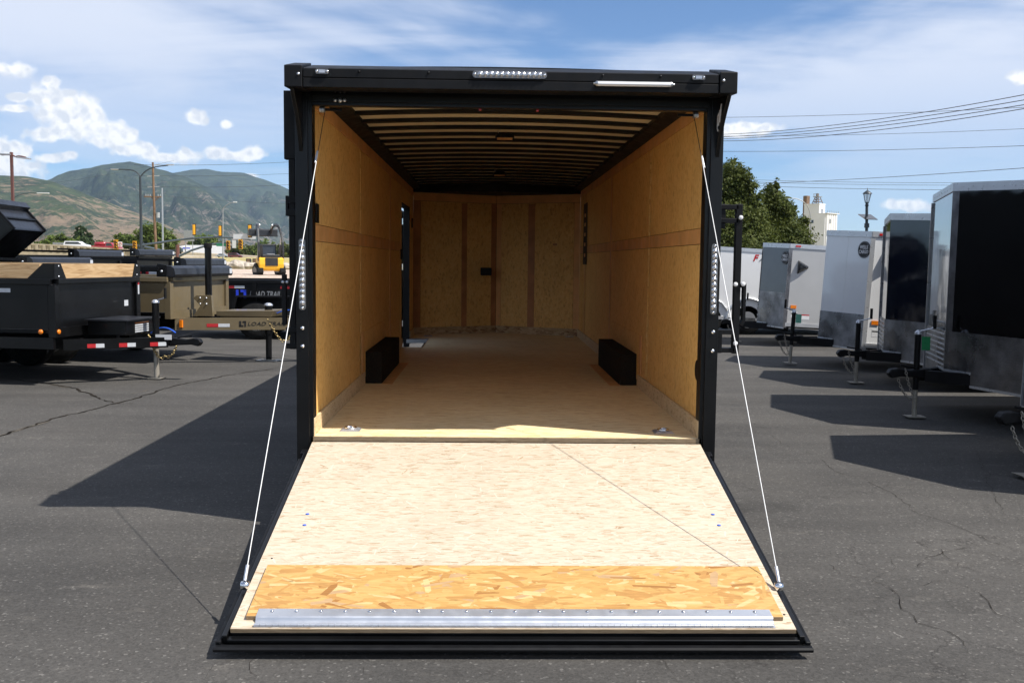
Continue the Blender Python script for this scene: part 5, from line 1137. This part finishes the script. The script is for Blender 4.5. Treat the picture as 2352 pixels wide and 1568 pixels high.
for x in (-6.4, -3.0, 6.5, 7.7):
    for s in (-1, 1): MB().lathe([(0.2, -0.15), (0.5, -0.15), (0.5, 0.15), (0.2, 0.15)], (x, s*1.05, 0.5), 'y', 14).build('wheel', 'rubber', tk)
box('side_print', (-4.6, -1.262, 2.9), (-2.0, -1.252, 3.3), 'blue_print', tk)

# ------------------------------------------------------------------ poles, masts, signals
def signal_head(parent, px0, px1, py0, py1, Y, back=False):
    a = ony(px0, py0, Y); b = ony(px1, py1, Y); w_ = abs(b.x-a.x); h = abs(a.z-b.z); cx_, cz_ = (a.x+b.x)/2, (a.z+b.z)/2
    plate = MB().box((cx_-w_/2, Y, cz_-h/2), (cx_+w_/2, Y+0.05, cz_+h/2)).build('signal_back_plate', 'loader_dark' if back else 'signal_yellow', parent)
    if back:
        MB().box((cx_-w_*0.32, Y-0.22, cz_-h*0.42), (cx_+w_*0.32, Y-0.001, cz_+h*0.42)).build('signal_housing', 'signal_yellow', plate, 0.03)
    else:
        MB().box((cx_-w_*0.34, Y-0.08, cz_-h*0.44), (cx_+w_*0.34, Y-0.001, cz_+h*0.44)).build('signal_housing', 'loader_dark', plate)
        for k in (-1, 0, 1):
            z = cz_+k*h*0.29; R_ = w_*0.26
            MB().lathe([(R_, 0), (R_*0.8, -0.05), (0.01, -0.06)], (cx_, Y-0.081, z), 'y', 12).build('signal_lens', 'signal_lens', plate)
            vs = [];
            for i in range(9):
                an = math.pi*i/8
                for yy in (-0.08, -0.36): vs.append((cx_+R_*1.15*math.cos(an), Y+yy, z+R_*1.15*math.sin(an)))
            MB().add(vs, [(2*i, 2*i+2, 2*i+3, 2*i+1) for i in range(8)], True).build('signal_visor', 'signal_yellow', plate)
YM = 105
mt = thing('signal_mast', 'tall dark signal mast with twin street lamps and a long curved arm of traffic lights', 'traffic signal', (ony(324, 600, YM).x, YM, 0.4))
O = Vector(mt.location)
def L_(px, py, Y=YM): return ony(px, py, Y)-O
MB().tube([L_(325, 612), L_(324, 520), L_(322, 404)], 0.20, 12, 0.12).build('mast', 'mast_dark', mt)
MB().tube(bez([L_(322.5, 406), L_(312, 388), L_(298, 390), L_(270, 389)]), 0.075, 8, 0.06).build('lamp_arm', 'mast_dark', mt)
MB().tube(bez([L_(322.5, 406), L_(338, 384), L_(356, 383), L_(386, 380)]), 0.075, 8, 0.06).build('lamp_arm', 'mast_dark', mt)
for (a, b) in ((257, 271), (385, 397)):
    yy = 389 if a < 300 else 379; q = (L_(a, yy)+L_(b, yy))/2; MB().box((q.x-0.42, -0.2, q.z-0.04), (q.x+0.42, 0.2, q.z+0.06)).build('street_lamp_head', 'galvanised', mt, 0.03)
MB().tube(bez([L_(326, 563), L_(400, 553), L_(460, 541), L_(520, 542), L_(576, 551)])+[], 0.13, 10, 0.08).build('mast_arm', 'mast_arm_steel', mt)
MB().tube([L_(318, 590), L_(318, 560), L_(330, 556), L_(330, 588)], 0.05, 6).build('mast_collar', 'mast_dark', mt)
class OffY: pass
def sig_on(parent, org, *a, **k):
    n0 = set(bpy.data.objects); signal_head(parent, *a, **k)
    for o in bpy.data.objects:
        if o not in n0 and o.parent == parent: o.location = -Vector(org)
sig_on(mt, O, 441.7, 450.4, 514, 541, YM-0.3, back=True); sig_on(mt, O, 501.6, 510, 517, 543.5, YM-0.3, back=True); sig_on(mt, O, 569, 579, 515, 546, YM-0.3, back=True)
q = L_(563, 545); box('street_sign', (q.x-1.3, -0.1, q.z-0.2), (q.x+1.2, -0.06, q.z+0.35), 'white_tape', mt)
# far mast arm left of the pole, with two signals and a no-turn sign
YL = 150
ml = thing('signal_mast', 'lower signal arm crossing behind the tall mast with two traffic lights and a no-turn sign', 'traffic signal', (ony(430, 600, YL).x, YL, 0.5)); O2 = Vector(ml.location)
L2 = lambda px, py: ony(px, py, YL)-O2
MB().tube(bez([L2(262, 560), L2(310, 563), L2(350, 565), L2(390, 583), L2(414, 588)]), 0.16, 8, 0.2).build('mast_arm', 'mast_arm_steel', ml)
MB().tube([L2(408, 612), L2(408, 562)], 0.32, 10, 0.28).build('mast', 'brown_pole', ml)
MB().tube([L2(412, 588), L2(440, 575), L2(480, 562), L2(520, 557), L2(552, 556)], 0.18, 8, 0.12).build('mast_arm', 'mast_arm_steel', ml)
sig_on(ml, O2, 261, 271.5, 550.5, 572.5, YL-0.4); sig_on(ml, O2, 304.5, 314.5, 553.5, 573.5, YL-0.4)
sig_on(ml, O2, 519.5, 528.5, 552.5, 573.5, YL-0.4); sig_on(ml, O2, 548, 557.5, 549.5, 572, YL-0.4)
q = L2(278.5, 561); MB().box((q.x-0.33, -0.5, q.z-0.38), (q.x+0.33, -0.45, q.z+0.38)).build('no_turn_sign', 'white_print', ml)
ring = [(q.x+0.24*math.cos(k*math.pi/8), -0.52, q.z+0.24*math.sin(k*math.pi/8)) for k in range(17)]
MB().tube(ring, 0.03, 5, cap=False).build('sign_ring', 'red_print', ml); MB().tube([(q.x-0.06, -0.52, q.z-0.16), (q.x-0.06, -0.52, q.z+0.10), (q.x+0.12, -0.52, q.z+0.10)], 0.028, 5).build('sign_arrow', 'black_print', ml)
q = L2(541, 561); box('street_sign', (q.x-0.4, -0.5, q.z-0.6), (q.x+0.2, -0.45, q.z+0.6), 'white_tape', ml)
q = L2(510, 562.5); box('street_name_sign', (q.x-0.75, -0.5, q.z-0.22), (q.x+0.75, -0.45, q.z+0.22), 'sign_green', ml)
# grey street lamp
def lamp(label, px, ptop, pbot, Y, arm, head, mat='steel_pole', r=0.11, hl=0.5):
    b = ony(px, pbot, Y); t_ = thing('street_lamp', label, 'street lamp', (b.x, Y, b.z)); O_ = Vector(t_.location); f = lambda x, y: ony(x, y, Y)-O_
    MB().tube([(0, 0, -1.2), f(px, ptop)], r, 8, r*0.7).build('pole', mat, t_); MB().tube(bez([f(*q) for q in arm]), r*0.5, 6).build('lamp_arm', mat, t_)
    q = f(*head); MB().box((q.x-hl, -0.15, q.z-0.05), (q.x+hl, 0.15, q.z+0.07)).build('lamp_head', 'white_tape', t_, 0.03); return t_
lamp('slim grey street lamp standing on the grass bank left of the loader', 512, 480, 617, 110, [(511, 481), (517, 472), (525, 466), (536, 465)], (540, 464.5), r=0.09, hl=0.22)
lamp('far street lamp with white head behind the brown pole', 27, 466, 590, 120, [(27, 466), (32, 450), (44, 443), (90, 443.5)], (99, 444), 'mast_dark', 0.08, 0.75)
# brown twin lot light
b = ony(35, 640, 45); tw = thing('lot_light', 'brown twin-headed lot light pole at the far left', 'lot light', (b.x, 45, 0)); O_ = Vector(tw.location)
f = lambda x, y: ony(x, y, 45)-O_
box('pole', (-0.06, -0.06, 0), (0.06, 0.06, f(35, 350).z), 'brown_pole', tw)
MB().tube(bez([f(34, 360), f(30, 355), f(20, 355), f(4, 356)]), 0.04, 6).build('lamp_arm', 'brown_pole', tw); MB().tube(bez([f(36, 361), f(40, 357), f(50, 359), f(60, 362)]), 0.04, 6).build('lamp_arm', 'brown_pole', tw)
for (x, y, sl_) in ((12, 355, 0.0), (55, 362, -0.12)):
    q = f(x, y); MB().hexa([(q.x-0.32, -0.16, q.z-0.03-sl_*-0.0), (q.x+0.32, -0.16, q.z-0.03+sl_*0.5), (q.x+0.32, 0.16, q.z-0.03+sl_*0.5), (q.x-0.32, 0.16, q.z-0.03), (q.x-0.3, -0.14, q.z+0.05), (q.x+0.3, -0.14, q.z+0.03+sl_*0.5), (q.x+0.3, 0.14, q.z+0.03+sl_*0.5), (q.x-0.3, 0.14, q.z+0.05)]).build('lamp_head', 'steel_pole', tw)
# utility pole
YU = 118
up = thing('utility_pole', 'weathered wooden utility pole with crossarm, insulators and transformer', 'utility pole', (ony(352, 600, YU).x, YU, 0.3)); O3 = Vector(up.location); f3 = lambda x, y: ony(x, y, YU)-O3
MB().tube([f3(360, 612), f3(355, 500), f3(351, 373)], 0.19, 9, 0.12).build('pole', 'wood_pole', up)
for (x0, x1, y) in ((331, 371, 451.5),): MB().beam(f3(x0, y), f3(x1, y+1), 0.12, 0.16).build('crossarm', 'wood_pole', up)
for x in (335, 340, 345, 363, 368): MB().tube([f3(x, 451), f3(x, 446)], 0.06, 6).build('insulator', 'insulator', up)
for (y, l, r_) in ((379, -3, 16), (404, -14, 14), (429, -13, 14)): MB().beam(f3(352+l, y+1), f3(352+r_, y-0.5), 0.08, 0.10).build('insulator_arm', 'insulator', up)
for a, b in (((346, 452), (355, 461)), ((366, 452), (356, 461))): MB().beam(f3(*a), f3(*b), 0.06, 0.08).build('brace', 'wood_pole', up)
MB().tube([f3(363, 500), f3(363, 488)], 0.22, 12).build('transformer', 'insulator', up)
sp_ = thing('steel_pole', 'slim pale steel pole just right of the wooden utility pole', 'pole', (ony(374, 600, 112).x, 112, 0.3)); O4 = Vector(sp_.location)
MB().tube([ony(375, 612, 112)-O4, ony(372.5, 432, 112)-O4], 0.13, 8, 0.09).build('pole', 'galvanised', sp_)
# ped signals on post
pd = thing('pedestrian_signal', 'pair of small pedestrian signals on a thin post beside the loader', 'pedestrian signal', (ony(577, 617, 100).x, 100, 0.45)); O5 = Vector(pd.location)
MB().tube([(0, 0, -0.3), ony(577, 595, 100)-O5], 0.05, 6).build('pole', 'steel_pole', pd)
for x in (571, 586):
    q = ony(x, 599, 100)-O5; h_ = MB().box((q.x-0.26, -0.1, q.z-0.24), (q.x+0.26, 0.1, q.z+0.24)).build('signal_housing', 'loader_dark', pd); box('signal_face', (q.x-0.17, -0.12, q.z-0.15), (q.x+0.17, -0.101, q.z+0.15), 'wood_pole', h_)
# road signs on barrier / yellow diamond
s_ = ony(189, 579, 145); ds = thing('road_sign', 'small yellow diamond road sign in front of the panelled barrier', 'road sign', (s_.x, 145, 0.4)); MB().tube([(0, 0, 0), (0, 0, s_.z-0.4)], 0.05, 6).build('post', 'steel_pole', ds)
MB().prism([(-0.5, s_.z-0.4), (0, s_.z-0.9), (0.5, s_.z-0.4), (0, s_.z+0.1)], 'y', -0.08, -0.05).build('sign_plate', 'signal_yellow', ds)
s_ = ony(266/1.0, 578, 152)
bs = thing('billboard', 'grey back of a large road sign beside the pine on the overpass', 'road sign', (ony(139, 570, 195).x, 195, 2.0)); O6 = Vector(bs.location); q = ony(139+7, 566, 195)-O6
for k in range(-2, 3): MB().box((k*0.62-0.30, -0.05, ony(139, 577, 195).z-2.0-0.3), (k*0.62+0.30, 0.05, ony(139, 557, 195).z-2.0)).build('sign_panel', 'steel_pole', bs)
s1 = thing('road_sign', 'large pale grey road sign seen from behind at the mountain foot', 'road sign', (ony(750/1.0, 0, 300).x if False else ony(749, 560, 420).x, 420, 0))
s1.location = (ony(750*0+ 744, 560, 420).x, 420, 0)
bpy.data.objects.remove(s1)
q0 = ony(744.5-0, 0, 1) if False else None
a = ony(735+0, 540, 380)
sg_ = thing('road_sign', 'pale grey back of a gantry sign behind the first signal head', 'road sign', (ony(749*0+ 423, 560, 330).x, 330, 1.8)); O7 = Vector(sg_.location)
MB().box((ony(735*0+ 736*0 + 736*0+735*0+ 428-14, 0, 330).x-O7.x+0, 0, 0), (0.2, 0.2, 0.2)) if False else None
a = ony(735.0*0+ 735*0 + 0 + 735*0 + 736*0 + 735*0+ 735*0 + 735*0 + 0 + 0 + 735*0 + 736*0 + 422, 537, 330)-O7; b = ony(438, 554, 330)-O7
MB().box((a.x, 0, b.z), (b.x+1.2, 0.15, a.z+1.2)).build('sign_panel', 'steel_pole', sg_); 
for x in (a.x+0.5, b.x+0.6): MB().tube([(x, 0.2, -0.5), (x, 0.2, b.z)], 0.12, 6).build('sign_post', 'steel_pole', sg_)

# solar street lamp on the right
YS = 33
sl_ = thing('solar_street_lamp', 'dark lantern street lamp with solar panel above the right-hand trailers', 'street lamp', (ony(1991, 700, YS).x, YS, 0)); O8 = Vector(sl_.location); f8 = lambda x, y: ony(x, y, YS)-O8
MB().tube([(0, 0, 0), f8(1990.5, 529), f8(1991, 474)], 0.06, 10, 0.055).build('pole', 'mast_dark', sl_); z0 = f8(1991, 474).z; x0 = f8(1991, 474).x
MB().lathe([(0.055, z0), (0.08, z0+0.02), (0.05, z0+0.10), (0.075, z0+0.14), (0.06, z0+0.17)], (x0, 0, 0), 'z', 12).build('collar', 'mast_dark', sl_)
zt_ = f8(1991, 457).z; ztt = f8(1991, 444).z
MB().lathe([(0.07, z0+0.15), (0.155, ztt-0.02)], (x0, 0, 0), 'z', 6).build('lantern_glass', 'glass', sl_)
for k in range(6): an = k*math.pi/3; MB().tube([(x0+0.075*math.cos(an), 0.075*math.sin(an), z0+0.14), (x0+0.16*math.cos(an), 0.16*math.sin(an), ztt-0.01)], 0.008, 5).build('lantern_bar', 'mast_dark', sl_)
MB().lathe([(0.185, ztt-0.02), (0.17, ztt+0.01), (0.05, ztt+0.10), (0.02, ztt+0.12), (0.012, ztt+0.19), (0.002, ztt+0.21)], (x0, 0, 0), 'z', 12).build('lantern_roof', 'mast_dark', sl_)
q = f8(1992, 497)
MB().hexa([(q.x-0.22, 0.05, q.z-0.10), (q.x+0.0, -0.35, q.z-0.08), (q.x+0.02, -0.35, q.z-0.06), (q.x-0.25, 0.05, q.z-0.07), (q.x-0.26, 0.10, q.z+0.09), (q.x+0.26, 0.06, q.z+0.08), (q.x+0.28, 0.08, q.z+0.09), (q.x-0.26, 0.12, q.z+0.11)])
MB().hexa([(q.x-0.20, -0.32, q.z-0.12), (q.x+0.30, -0.32, q.z-0.13), (q.x+0.30, -0.30, q.z-0.15), (q.x-0.20, -0.30, q.z-0.14), (q.x-0.30, 0.2, q.z+0.10), (q.x+0.22, 0.2, q.z+0.09), (q.x+0.22, 0.22, q.z+0.07), (q.x-0.30, 0.22, q.z+0.08)]).build('solar_panel', 'window_dark', sl_)
MB().box((x0-0.05, -0.10, q.z-0.45), (x0+0.09, 0.06, q.z-0.28)).build('battery_box', 'mast_dark', sl_)
# curved-arm light behind tree
lamp('grey street lamp with curved arm between the tree and the grain elevator', 1862, 505, 590, 95, [(1862, 508), (1862, 475), (1850, 455), (1812, 455)], (1806, 455), 'steel_pole', 0.09, 0.3)

# grain elevator
YG = 420
ge = thing('grain_elevator', 'tall white concrete grain elevator with rooftop tower behind the tree', 'grain elevator', (ony(1862, 600, YG).x, YG, 0)); O9 = Vector(ge.location); f9 = lambda x, y, Y=YG: ony(x, y, Y)-O9
cg = ony(1878.5, 560, YG); ge.location = (cg.x, YG, 0); ge.rotation_euler = (0, 0, rad(-50)); O9 = Vector(ge.location)
zT = f9(1878, 470).z; zM = f9(1891, 491).z; zL = f9(1845, 494).z
box('bin_block', (-7.4, 0, zM+0.3), (0, 4.8, zT), 'silo_concrete', ge)
box('lower_block', (-7.4, 0, 0), (3.0, 9.5, zM), 'silo_concrete', ge)
for k in range(5): MB().lathe([(0.85, 0), (0.85, zM-0.5)], (3.0, 1.2+k*1.8, 0), 'z', 12).build('silo_flute', 'silo_concrete', ge)
box('cornice', (-7.5, -0.1, zM+0.01), (4.1, 10.0, zM+0.299), 'silo_concrete', ge)
box('cornice', (-7.55, -0.15, zT+0.01), (0.15, 4.95, zT+0.5), 'silo_concrete', ge)
box('leg_shaft', (-9.2, 2.0, 0), (-7.41, 6, zL), 'silo_side', ge)
box('tower_block', (-9.0, 1.5, zL), (-7.2, 4, f9(1845, 447).z), 'wood_pole', ge)
for x in (-6.2, -3.2): zc_ = f9(1860, 508.5).z; box('window', (x-0.7, -0.05, zc_-0.7), (x+0.7, -0.002, zc_+0.7), 'window_dark', ge)
zc_ = f9(1884, 484).z; box('window', (0.002, 1.6, zc_-0.9), (0.05, 3.2, zc_+0.9), 'steel_pole', ge)
zc_ = f9(1897, 508).z; box('window', (3.86, 2.6, zc_-0.9), (3.92, 3.4, zc_+0.9), 'steel_pole', ge)
tz0, tz1 = zT+0.5, f9(1874, 452).z; cx_ = -2.4
rt = MB()
for s in (-1, 1):
    for s2 in (-1, 1): rt.beam((cx_+s*1.7, 2.4+s2*1.7, tz0), (cx_+s*0.8, 2.4+s2*0.8, tz1), 0.25, 0.25)
for k in range(4):
    z = tz0+(tz1-tz0)*k/3; r_ = 1.7-0.9*k/3
    for s in (-1, 1): rt.beam((cx_-r_, 2.4+s*r_, z), (cx_+r_, 2.4+s*r_, z), 0.18, 0.18); rt.beam((cx_+s*r_, 2.4-r_, z), (cx_+s*r_, 2.4+r_, z), 0.18, 0.18)
    if k < 3: rt.beam((cx_-r_, 2.4-r_, z), (cx_+r_-0.35, 2.4-r_+0.3, z+(tz1-tz0)/3), 0.15, 0.15); rt.beam((cx_+r_, 2.4-r_, z), (cx_-r_+0.35, 2.4-r_+0.3, z+(tz1-tz0)/3), 0.15, 0.15)
rt.build('roof_tower', 'wood_pole', ge)
box('tower_platform', (cx_-1.4, 1.0, tz1), (cx_+1.4, 3.8, tz1+0.35), 'steel_pole', ge)
for k in range(5): x = cx_-1.3+k*0.65; MB().beam((x, 1.1, tz1+0.35), (x, 1.1, tz1+1.5), 0.12, 0.12).build('railing_post', 'steel_pole', ge)
MB().beam((cx_-1.3, 1.1, tz1+1.5), (cx_+1.3, 1.1, tz1+1.5), 0.12, 0.12).build('railing', 'steel_pole', ge); box('antenna', (cx_-0.5, 2.0, tz1+0.35), (cx_+0.3, 2.7, tz1+1.7), 'wood_pole', ge)
for k in range(7): y = 0.4+k*1.5; MB().beam((3.9, y, zM+0.3), (3.9, y, zM+1.3), 0.14, 0.14).build('railing_post', 'steel_pole', ge)

# ------------------------------------------------------------------ wires
def wire(label, pts, Ya, Yb, r=0.018, grp='overhead power lines on the right'):
    (xa, ya), (xm, ym), (xb, yb) = pts
    n = 24; P = []
    # depth grows linearly in inverse distance so that the line stays one smooth sagging curve
    A = ony(xa, ya, Ya); Cc = ony(xb, yb, Yb)
    # parabola in the vertical plane through A and C, passing the middle sight line
    d = ray(xm, ym); den = (Cc.x-A.x)*d.y-(Cc.y-A.y)*d.x
    s_ = ((CAM.x-A.x)*d.y-(CAM.y-A.y)*d.x)/den
    k = (A.x+(Cc.x-A.x)*s_-CAM.x)/d.x if abs(d.x) > 1e-6 else 1
    zm = CAM.z+d.z*k; sag = (A.z+(Cc.z-A.z)*s_-zm)/max(1e-6, 4*s_*(1-s_))
    for i in range(-3, n+4):
        t_ = i/n; p = A.lerp(Cc, t_); P.append(Vector((p.x, p.y, p.z-4*sag*t_*(1-t_))))
    o = MB().tube(P, r, 5, cap=False).build('power_line', 'wire'); return tag(o, label, 'power line', grp)
wire('topmost nearly level power line right of the trailer roof', [(1660, 270), (2004, 262), (2352, 247)], 75, 60, 0.016)
for k, (a, b, c) in enumerate(((309, 276, 218), (314.5, 284, 230), (319, 291.5, 241), (324, 300.5, 250))):
    wire(['highest of the four thick lines climbing to the right', 'second of the four thick lines climbing to the right', 'third of the four thick lines climbing to the right', 'lowest of the four thick lines climbing to the right'][k], [(1657, a), (2004, b), (2352, c)], 80, 45, 0.022)
wire('thin power line passing under the bundle of four on the right', [(1660, 313), (1990, 309), (2352, 296)], 80, 62, 0.014)
wire('power line running level just above the tree top', [(1655, 348), (2000, 345), (2352, 335)], 80, 62, 0.018)
wire('power line rising gently right from behind the tree', [(1760, 421), (1970, 411), (2352, 386)], 80, 50, 0.018)
wire('uppermost of the three level lines above the lamp', [(1755, 414), (2050, 419.5), (2380, 418)], 90, 80, 0.016)
wire('middle one of the three level lines above the lamp', [(1760, 419), (1980, 424), (2380, 424.5)], 90, 80, 0.016)
wire('lowest of the three level lines above the lamp', [(1790, 429), (1990, 434), (2380, 436)], 90, 80, 0.02)
gl = 'overhead lines from the utility pole on the left'
wire('top line from the utility pole towards the trailer', [(352, 379), (500, 378.5), (700, 370)], 118, 118, 0.022, gl); wire('middle line from the utility pole towards the trailer', [(352, 404), (500, 404), (700, 397)], 118, 118, 0.016, gl)
wire('lower line from the utility pole towards the trailer', [(355, 429), (500, 430), (700, 422)], 118, 118, 0.016, gl); wire('line from the top of the utility pole down to the left', [(351, 380), (180, 412), (-40, 436)], 118, 118, 0.010, gl)
wire('line from the crossarm of the utility pole down to the left', [(335, 447), (180, 456), (-40, 470)], 118, 118, 0.010, gl); wire('line leaving the crossarm towards the trailer at lamp height', [(370, 450), (520, 461), (700, 470)], 118, 118, 0.012, gl)

# ------------------------------------------------------------------ trees
def leaf_cloud(blobs, n, size, mat, parent, name='crown', seed=1, squash=1.0, up=0.4):
    rnd = random.Random(seed); m_v = []; m_f = []; tot = sum(b[3]**2 for b in blobs)
    clumps = []
    for (x, y, z, r, rz_) in blobs:
        k = max(8, int(n*0.045*(r*r)/tot*1.0))
        for _ in range(k):
            while True:
                d = Vector((rnd.gauss(0, 1), rnd.gauss(0, 1), rnd.gauss(0, 1))).normalized(); q = rnd.random()**0.38
                break
            clumps.append((Vector((x+d.x*r*q, y+d.y*r*q, z+d.z*rz_*q)), r*rnd.uniform(0.10, 0.24)+0.05, Vector((d.x, d.y, d.z+up)).normalized()))
    per = max(4, int(n/len(clumps)))
    for (c, cr, cd_) in clumps:
        for _ in range(per):
            p = c+Vector((rnd.gauss(0, 1), rnd.gauss(0, 1), rnd.gauss(0, 0.75)))*cr*0.75
            nrm = (cd_+Vector((rnd.uniform(-1, 1), rnd.uniform(-1, 1), rnd.uniform(-1, 1)))*0.95).normalized()
            t_ = nrm.cross(Vector((rnd.uniform(-1, 1), rnd.uniform(-1, 1), rnd.uniform(-1, 1)))).normalized(); b_ = nrm.cross(t_)
            s = size*rnd.uniform(0.6, 1.3); o = len(m_v)
            m_v += [p-t_*s, p+b_*s*0.5+t_*0.1*s, p+t_*s, p-b_*s*0.5]; m_f.append((o, o+1, o+2, o+3))
    me = bpy.data.meshes.new(name); me.from_pydata([tuple(v) for v in m_v], [], m_f); me.materials.append(MT(mat))
    o = bpy.data.objects.new(name, me); C.collection.objects.link(o); o.parent = parent; return o
def branches(parent, h, r, tips, seed=1):
    MB().tube([(0, 0, -0.6), (0.05, 0, h*0.35), (0, 0.05, h*0.8)], r, 8, r*0.3).build('trunk', 'bark', parent)
    m = MB(); rnd = random.Random(seed)
    for (x, y, z) in tips: z0 = min(h*0.7, z*0.55); m.tube([(0, 0, z0), (x*0.5, y*0.5, (z0+z)*0.5+0.3), (x, y, z)], r*0.32, 5, r*0.06)
    m.build('limbs', 'bark', parent)
YT = 46
def bl(px, py, Y, rpx, rzf=1.0, base=None):
    p = ony(px, py, Y)-base; r = rpx/CAM_F*(Y-CAM.y); return (p.x, p.y, p.z, r, r*rzf)
for k, (label, px, Y, blobs, n) in enumerate((
    ('tall leafy green tree right of the black trailer post', 1690, 46, [(1693, 368, 7, 2.2), (1690, 384, 15, 1.6), (1680, 402, 26, 1.3), (1700, 412, 22, 1.2), (1675, 432, 40, 1.1), (1712, 438, 24, 1.2), (1690, 468, 52, 1.0), (1732, 458, 16, 1.3), (1700, 510, 62, 0.9), (1745, 486, 20, 1.2), (1650, 450, 50, 1.1), (1640, 520, 80, 0.9), (1700, 570, 80, 0.8), (1745, 530, 34, 1.0), (1600, 480, 60, 1.1)], 70000),
    ('shorter leafy green tree whose crown overlaps the grain elevator', 1780, 48, [(1775, 424, 6, 2.2), (1777, 438, 13, 1.5), (1784, 456, 21, 1.2), (1766, 466, 20, 1.2), (1790, 480, 30, 1.0), (1815, 486, 13, 1.3), (1775, 508, 42, 1.0), (1806, 515, 32, 1.0), (1833, 512, 11, 1.3), (1800, 550, 46, 0.9), (1833, 545, 15, 1.2), (1750, 570, 56, 0.8), (1835, 575, 14, 1.0)], 45000))):
    b = ony(px, 640, Y); b.z = 0
    tr = thing('leafy_tree', label, 'tree', (b.x, Y, 0), 0, 'trees behind the trailers on the right')
    BB = [bl(q[0], q[1], Y, q[2], q[3], Vector((b.x, Y, 0))) for q in blobs]
    rr = random.Random(k); BB = [(x, y+rr.uniform(-1.2, 1.2), z, r, rz_) for x, y, z, r, rz_ in BB]
    leaf_cloud(BB, n, 0.085, 'leaf_dark', tr, seed=k+3); branches(tr, 5.5, 0.22, [(q[0], q[1], q[2]) for q in BB])
def bush_tree(label, px, ybase, Y, blobs, n, mat, sz, name='leafy_tree', grp='roadside trees at the foot of the hills', cat='tree'):
    b = ony(px, ybase, Y); tr = thing(name, label, cat, (b.x, Y, b.z), 0, grp); B_ = Vector((b.x, Y, b.z))
    BB = [bl(q[0], q[1], Y, q[2], q[3], B_) for q in blobs]
    leaf_cloud(BB, n, sz, mat, tr, seed=int(px)); hh = max(q[2] for q in BB); branches(tr, hh*0.8, 0.3, [(q[0], q[1], q[2]) for q in BB]); return tr
for args in (
 ('low round green tree at the left beside the raised dump box', 165*0+118, 590, 230, [(95, 572, 24, 0.8), (120, 562, 24, 0.9), (145, 560, 24, 0.9), (170, 562, 20, 0.8)], 3000, 'leaf_mid', 0.42),
 ('dark pine standing behind the white car', 190, 585, 240, [(184, 528, 9, 1.0), (186, 536, 14, 1.0), (188, 548, 20, 0.9), (190, 562, 26, 0.8), (205, 545, 9, 1.0), (192, 574, 32, 0.6)], 4200, 'leaf_pine', 0.38),
 ('small dark round tree between the pine and the red pickup', 232, 580, 250, [(232, 562, 12, 0.7), (224, 566, 10, 0.7)], 900, 'leaf_dark', 0.4),
 ('broad bright green tree left of the tall mast', 296, 580, 235, [(275, 556, 20, 0.8), (292, 552, 22, 0.8), (308, 560, 20, 0.8)], 2200, 'leaf_mid', 0.42),
 ('largest bright green tree around the utility pole', 350, 585, 230, [(328, 545, 24, 0.9), (346, 533, 26, 0.9), (366, 540, 28, 0.9), (385, 556, 26, 0.7), (350, 562, 36, 0.6), (402, 566, 14, 0.6), (318, 560, 20, 0.8)], 5600, 'leaf_mid', 0.42),
 ('rounded green tree above the white truck trailer', 440, 585, 360, [(462, 554, 16, 0.9), (446, 560, 14, 0.8)], 1500, 'leaf_mid', 0.55),
 ('rounded green tree above the silver sedan', 482, 585, 360, [(482, 556, 18, 0.9), (497, 562, 14, 0.8), (474, 566, 14, 0.7)], 1700, 'leaf_mid', 0.55),
 ('dark green tree behind the maroon minivan', 545, 588, 360, [(545, 570, 18, 0.9), (528, 578, 14, 0.6), (560, 576, 20, 0.6)], 1700, 'leaf_dark', 0.55),
 ('mid green tree behind the loader cab', 600, 590, 360, [(588, 576, 20, 0.7), (612, 566, 22, 0.8), (596, 582, 26, 0.5)], 2000, 'leaf_mid', 0.55),
 ('green tree between the loader and the black trailer', 640, 592, 350, [(640, 572, 20, 0.9), (660, 576, 22, 0.8), (675, 582, 20, 0.8)], 2000, 'leaf_dark', 0.55)):
    bush_tree(*args)

# ------------------------------------------------------------------ haze
HTOP = max((o.matrix_world @ Vector(c)).z for o in bpy.data.objects if o.name in ('mountain_range', 'mountain', 'hill') for c in o.bound_box)+15
hb = MB().box((-8500, -380, -1.5), (11000, 11000, HTOP)).build('haze', 'asphalt'); tag(hb, 'thin summer haze filling the valley', kind='stuff')
hm = bpy.data.materials.new('haze'); hm.use_nodes = True; nt = hm.node_tree; nt.nodes.clear()
pv = nt.nodes.new('ShaderNodeVolumePrincipled'); pv.inputs['Density'].default_value = 5.0e-5; pv.inputs['Color'].default_value = (0.58, 0.78, 1.0, 1); pv.inputs['Anisotropy'].default_value = 0.1
ou = nt.nodes.new('ShaderNodeOutputMaterial'); nt.links.new(pv.outputs[0], ou.inputs['Volume'])
hb.data.materials.clear(); hb.data.materials.append(hm)
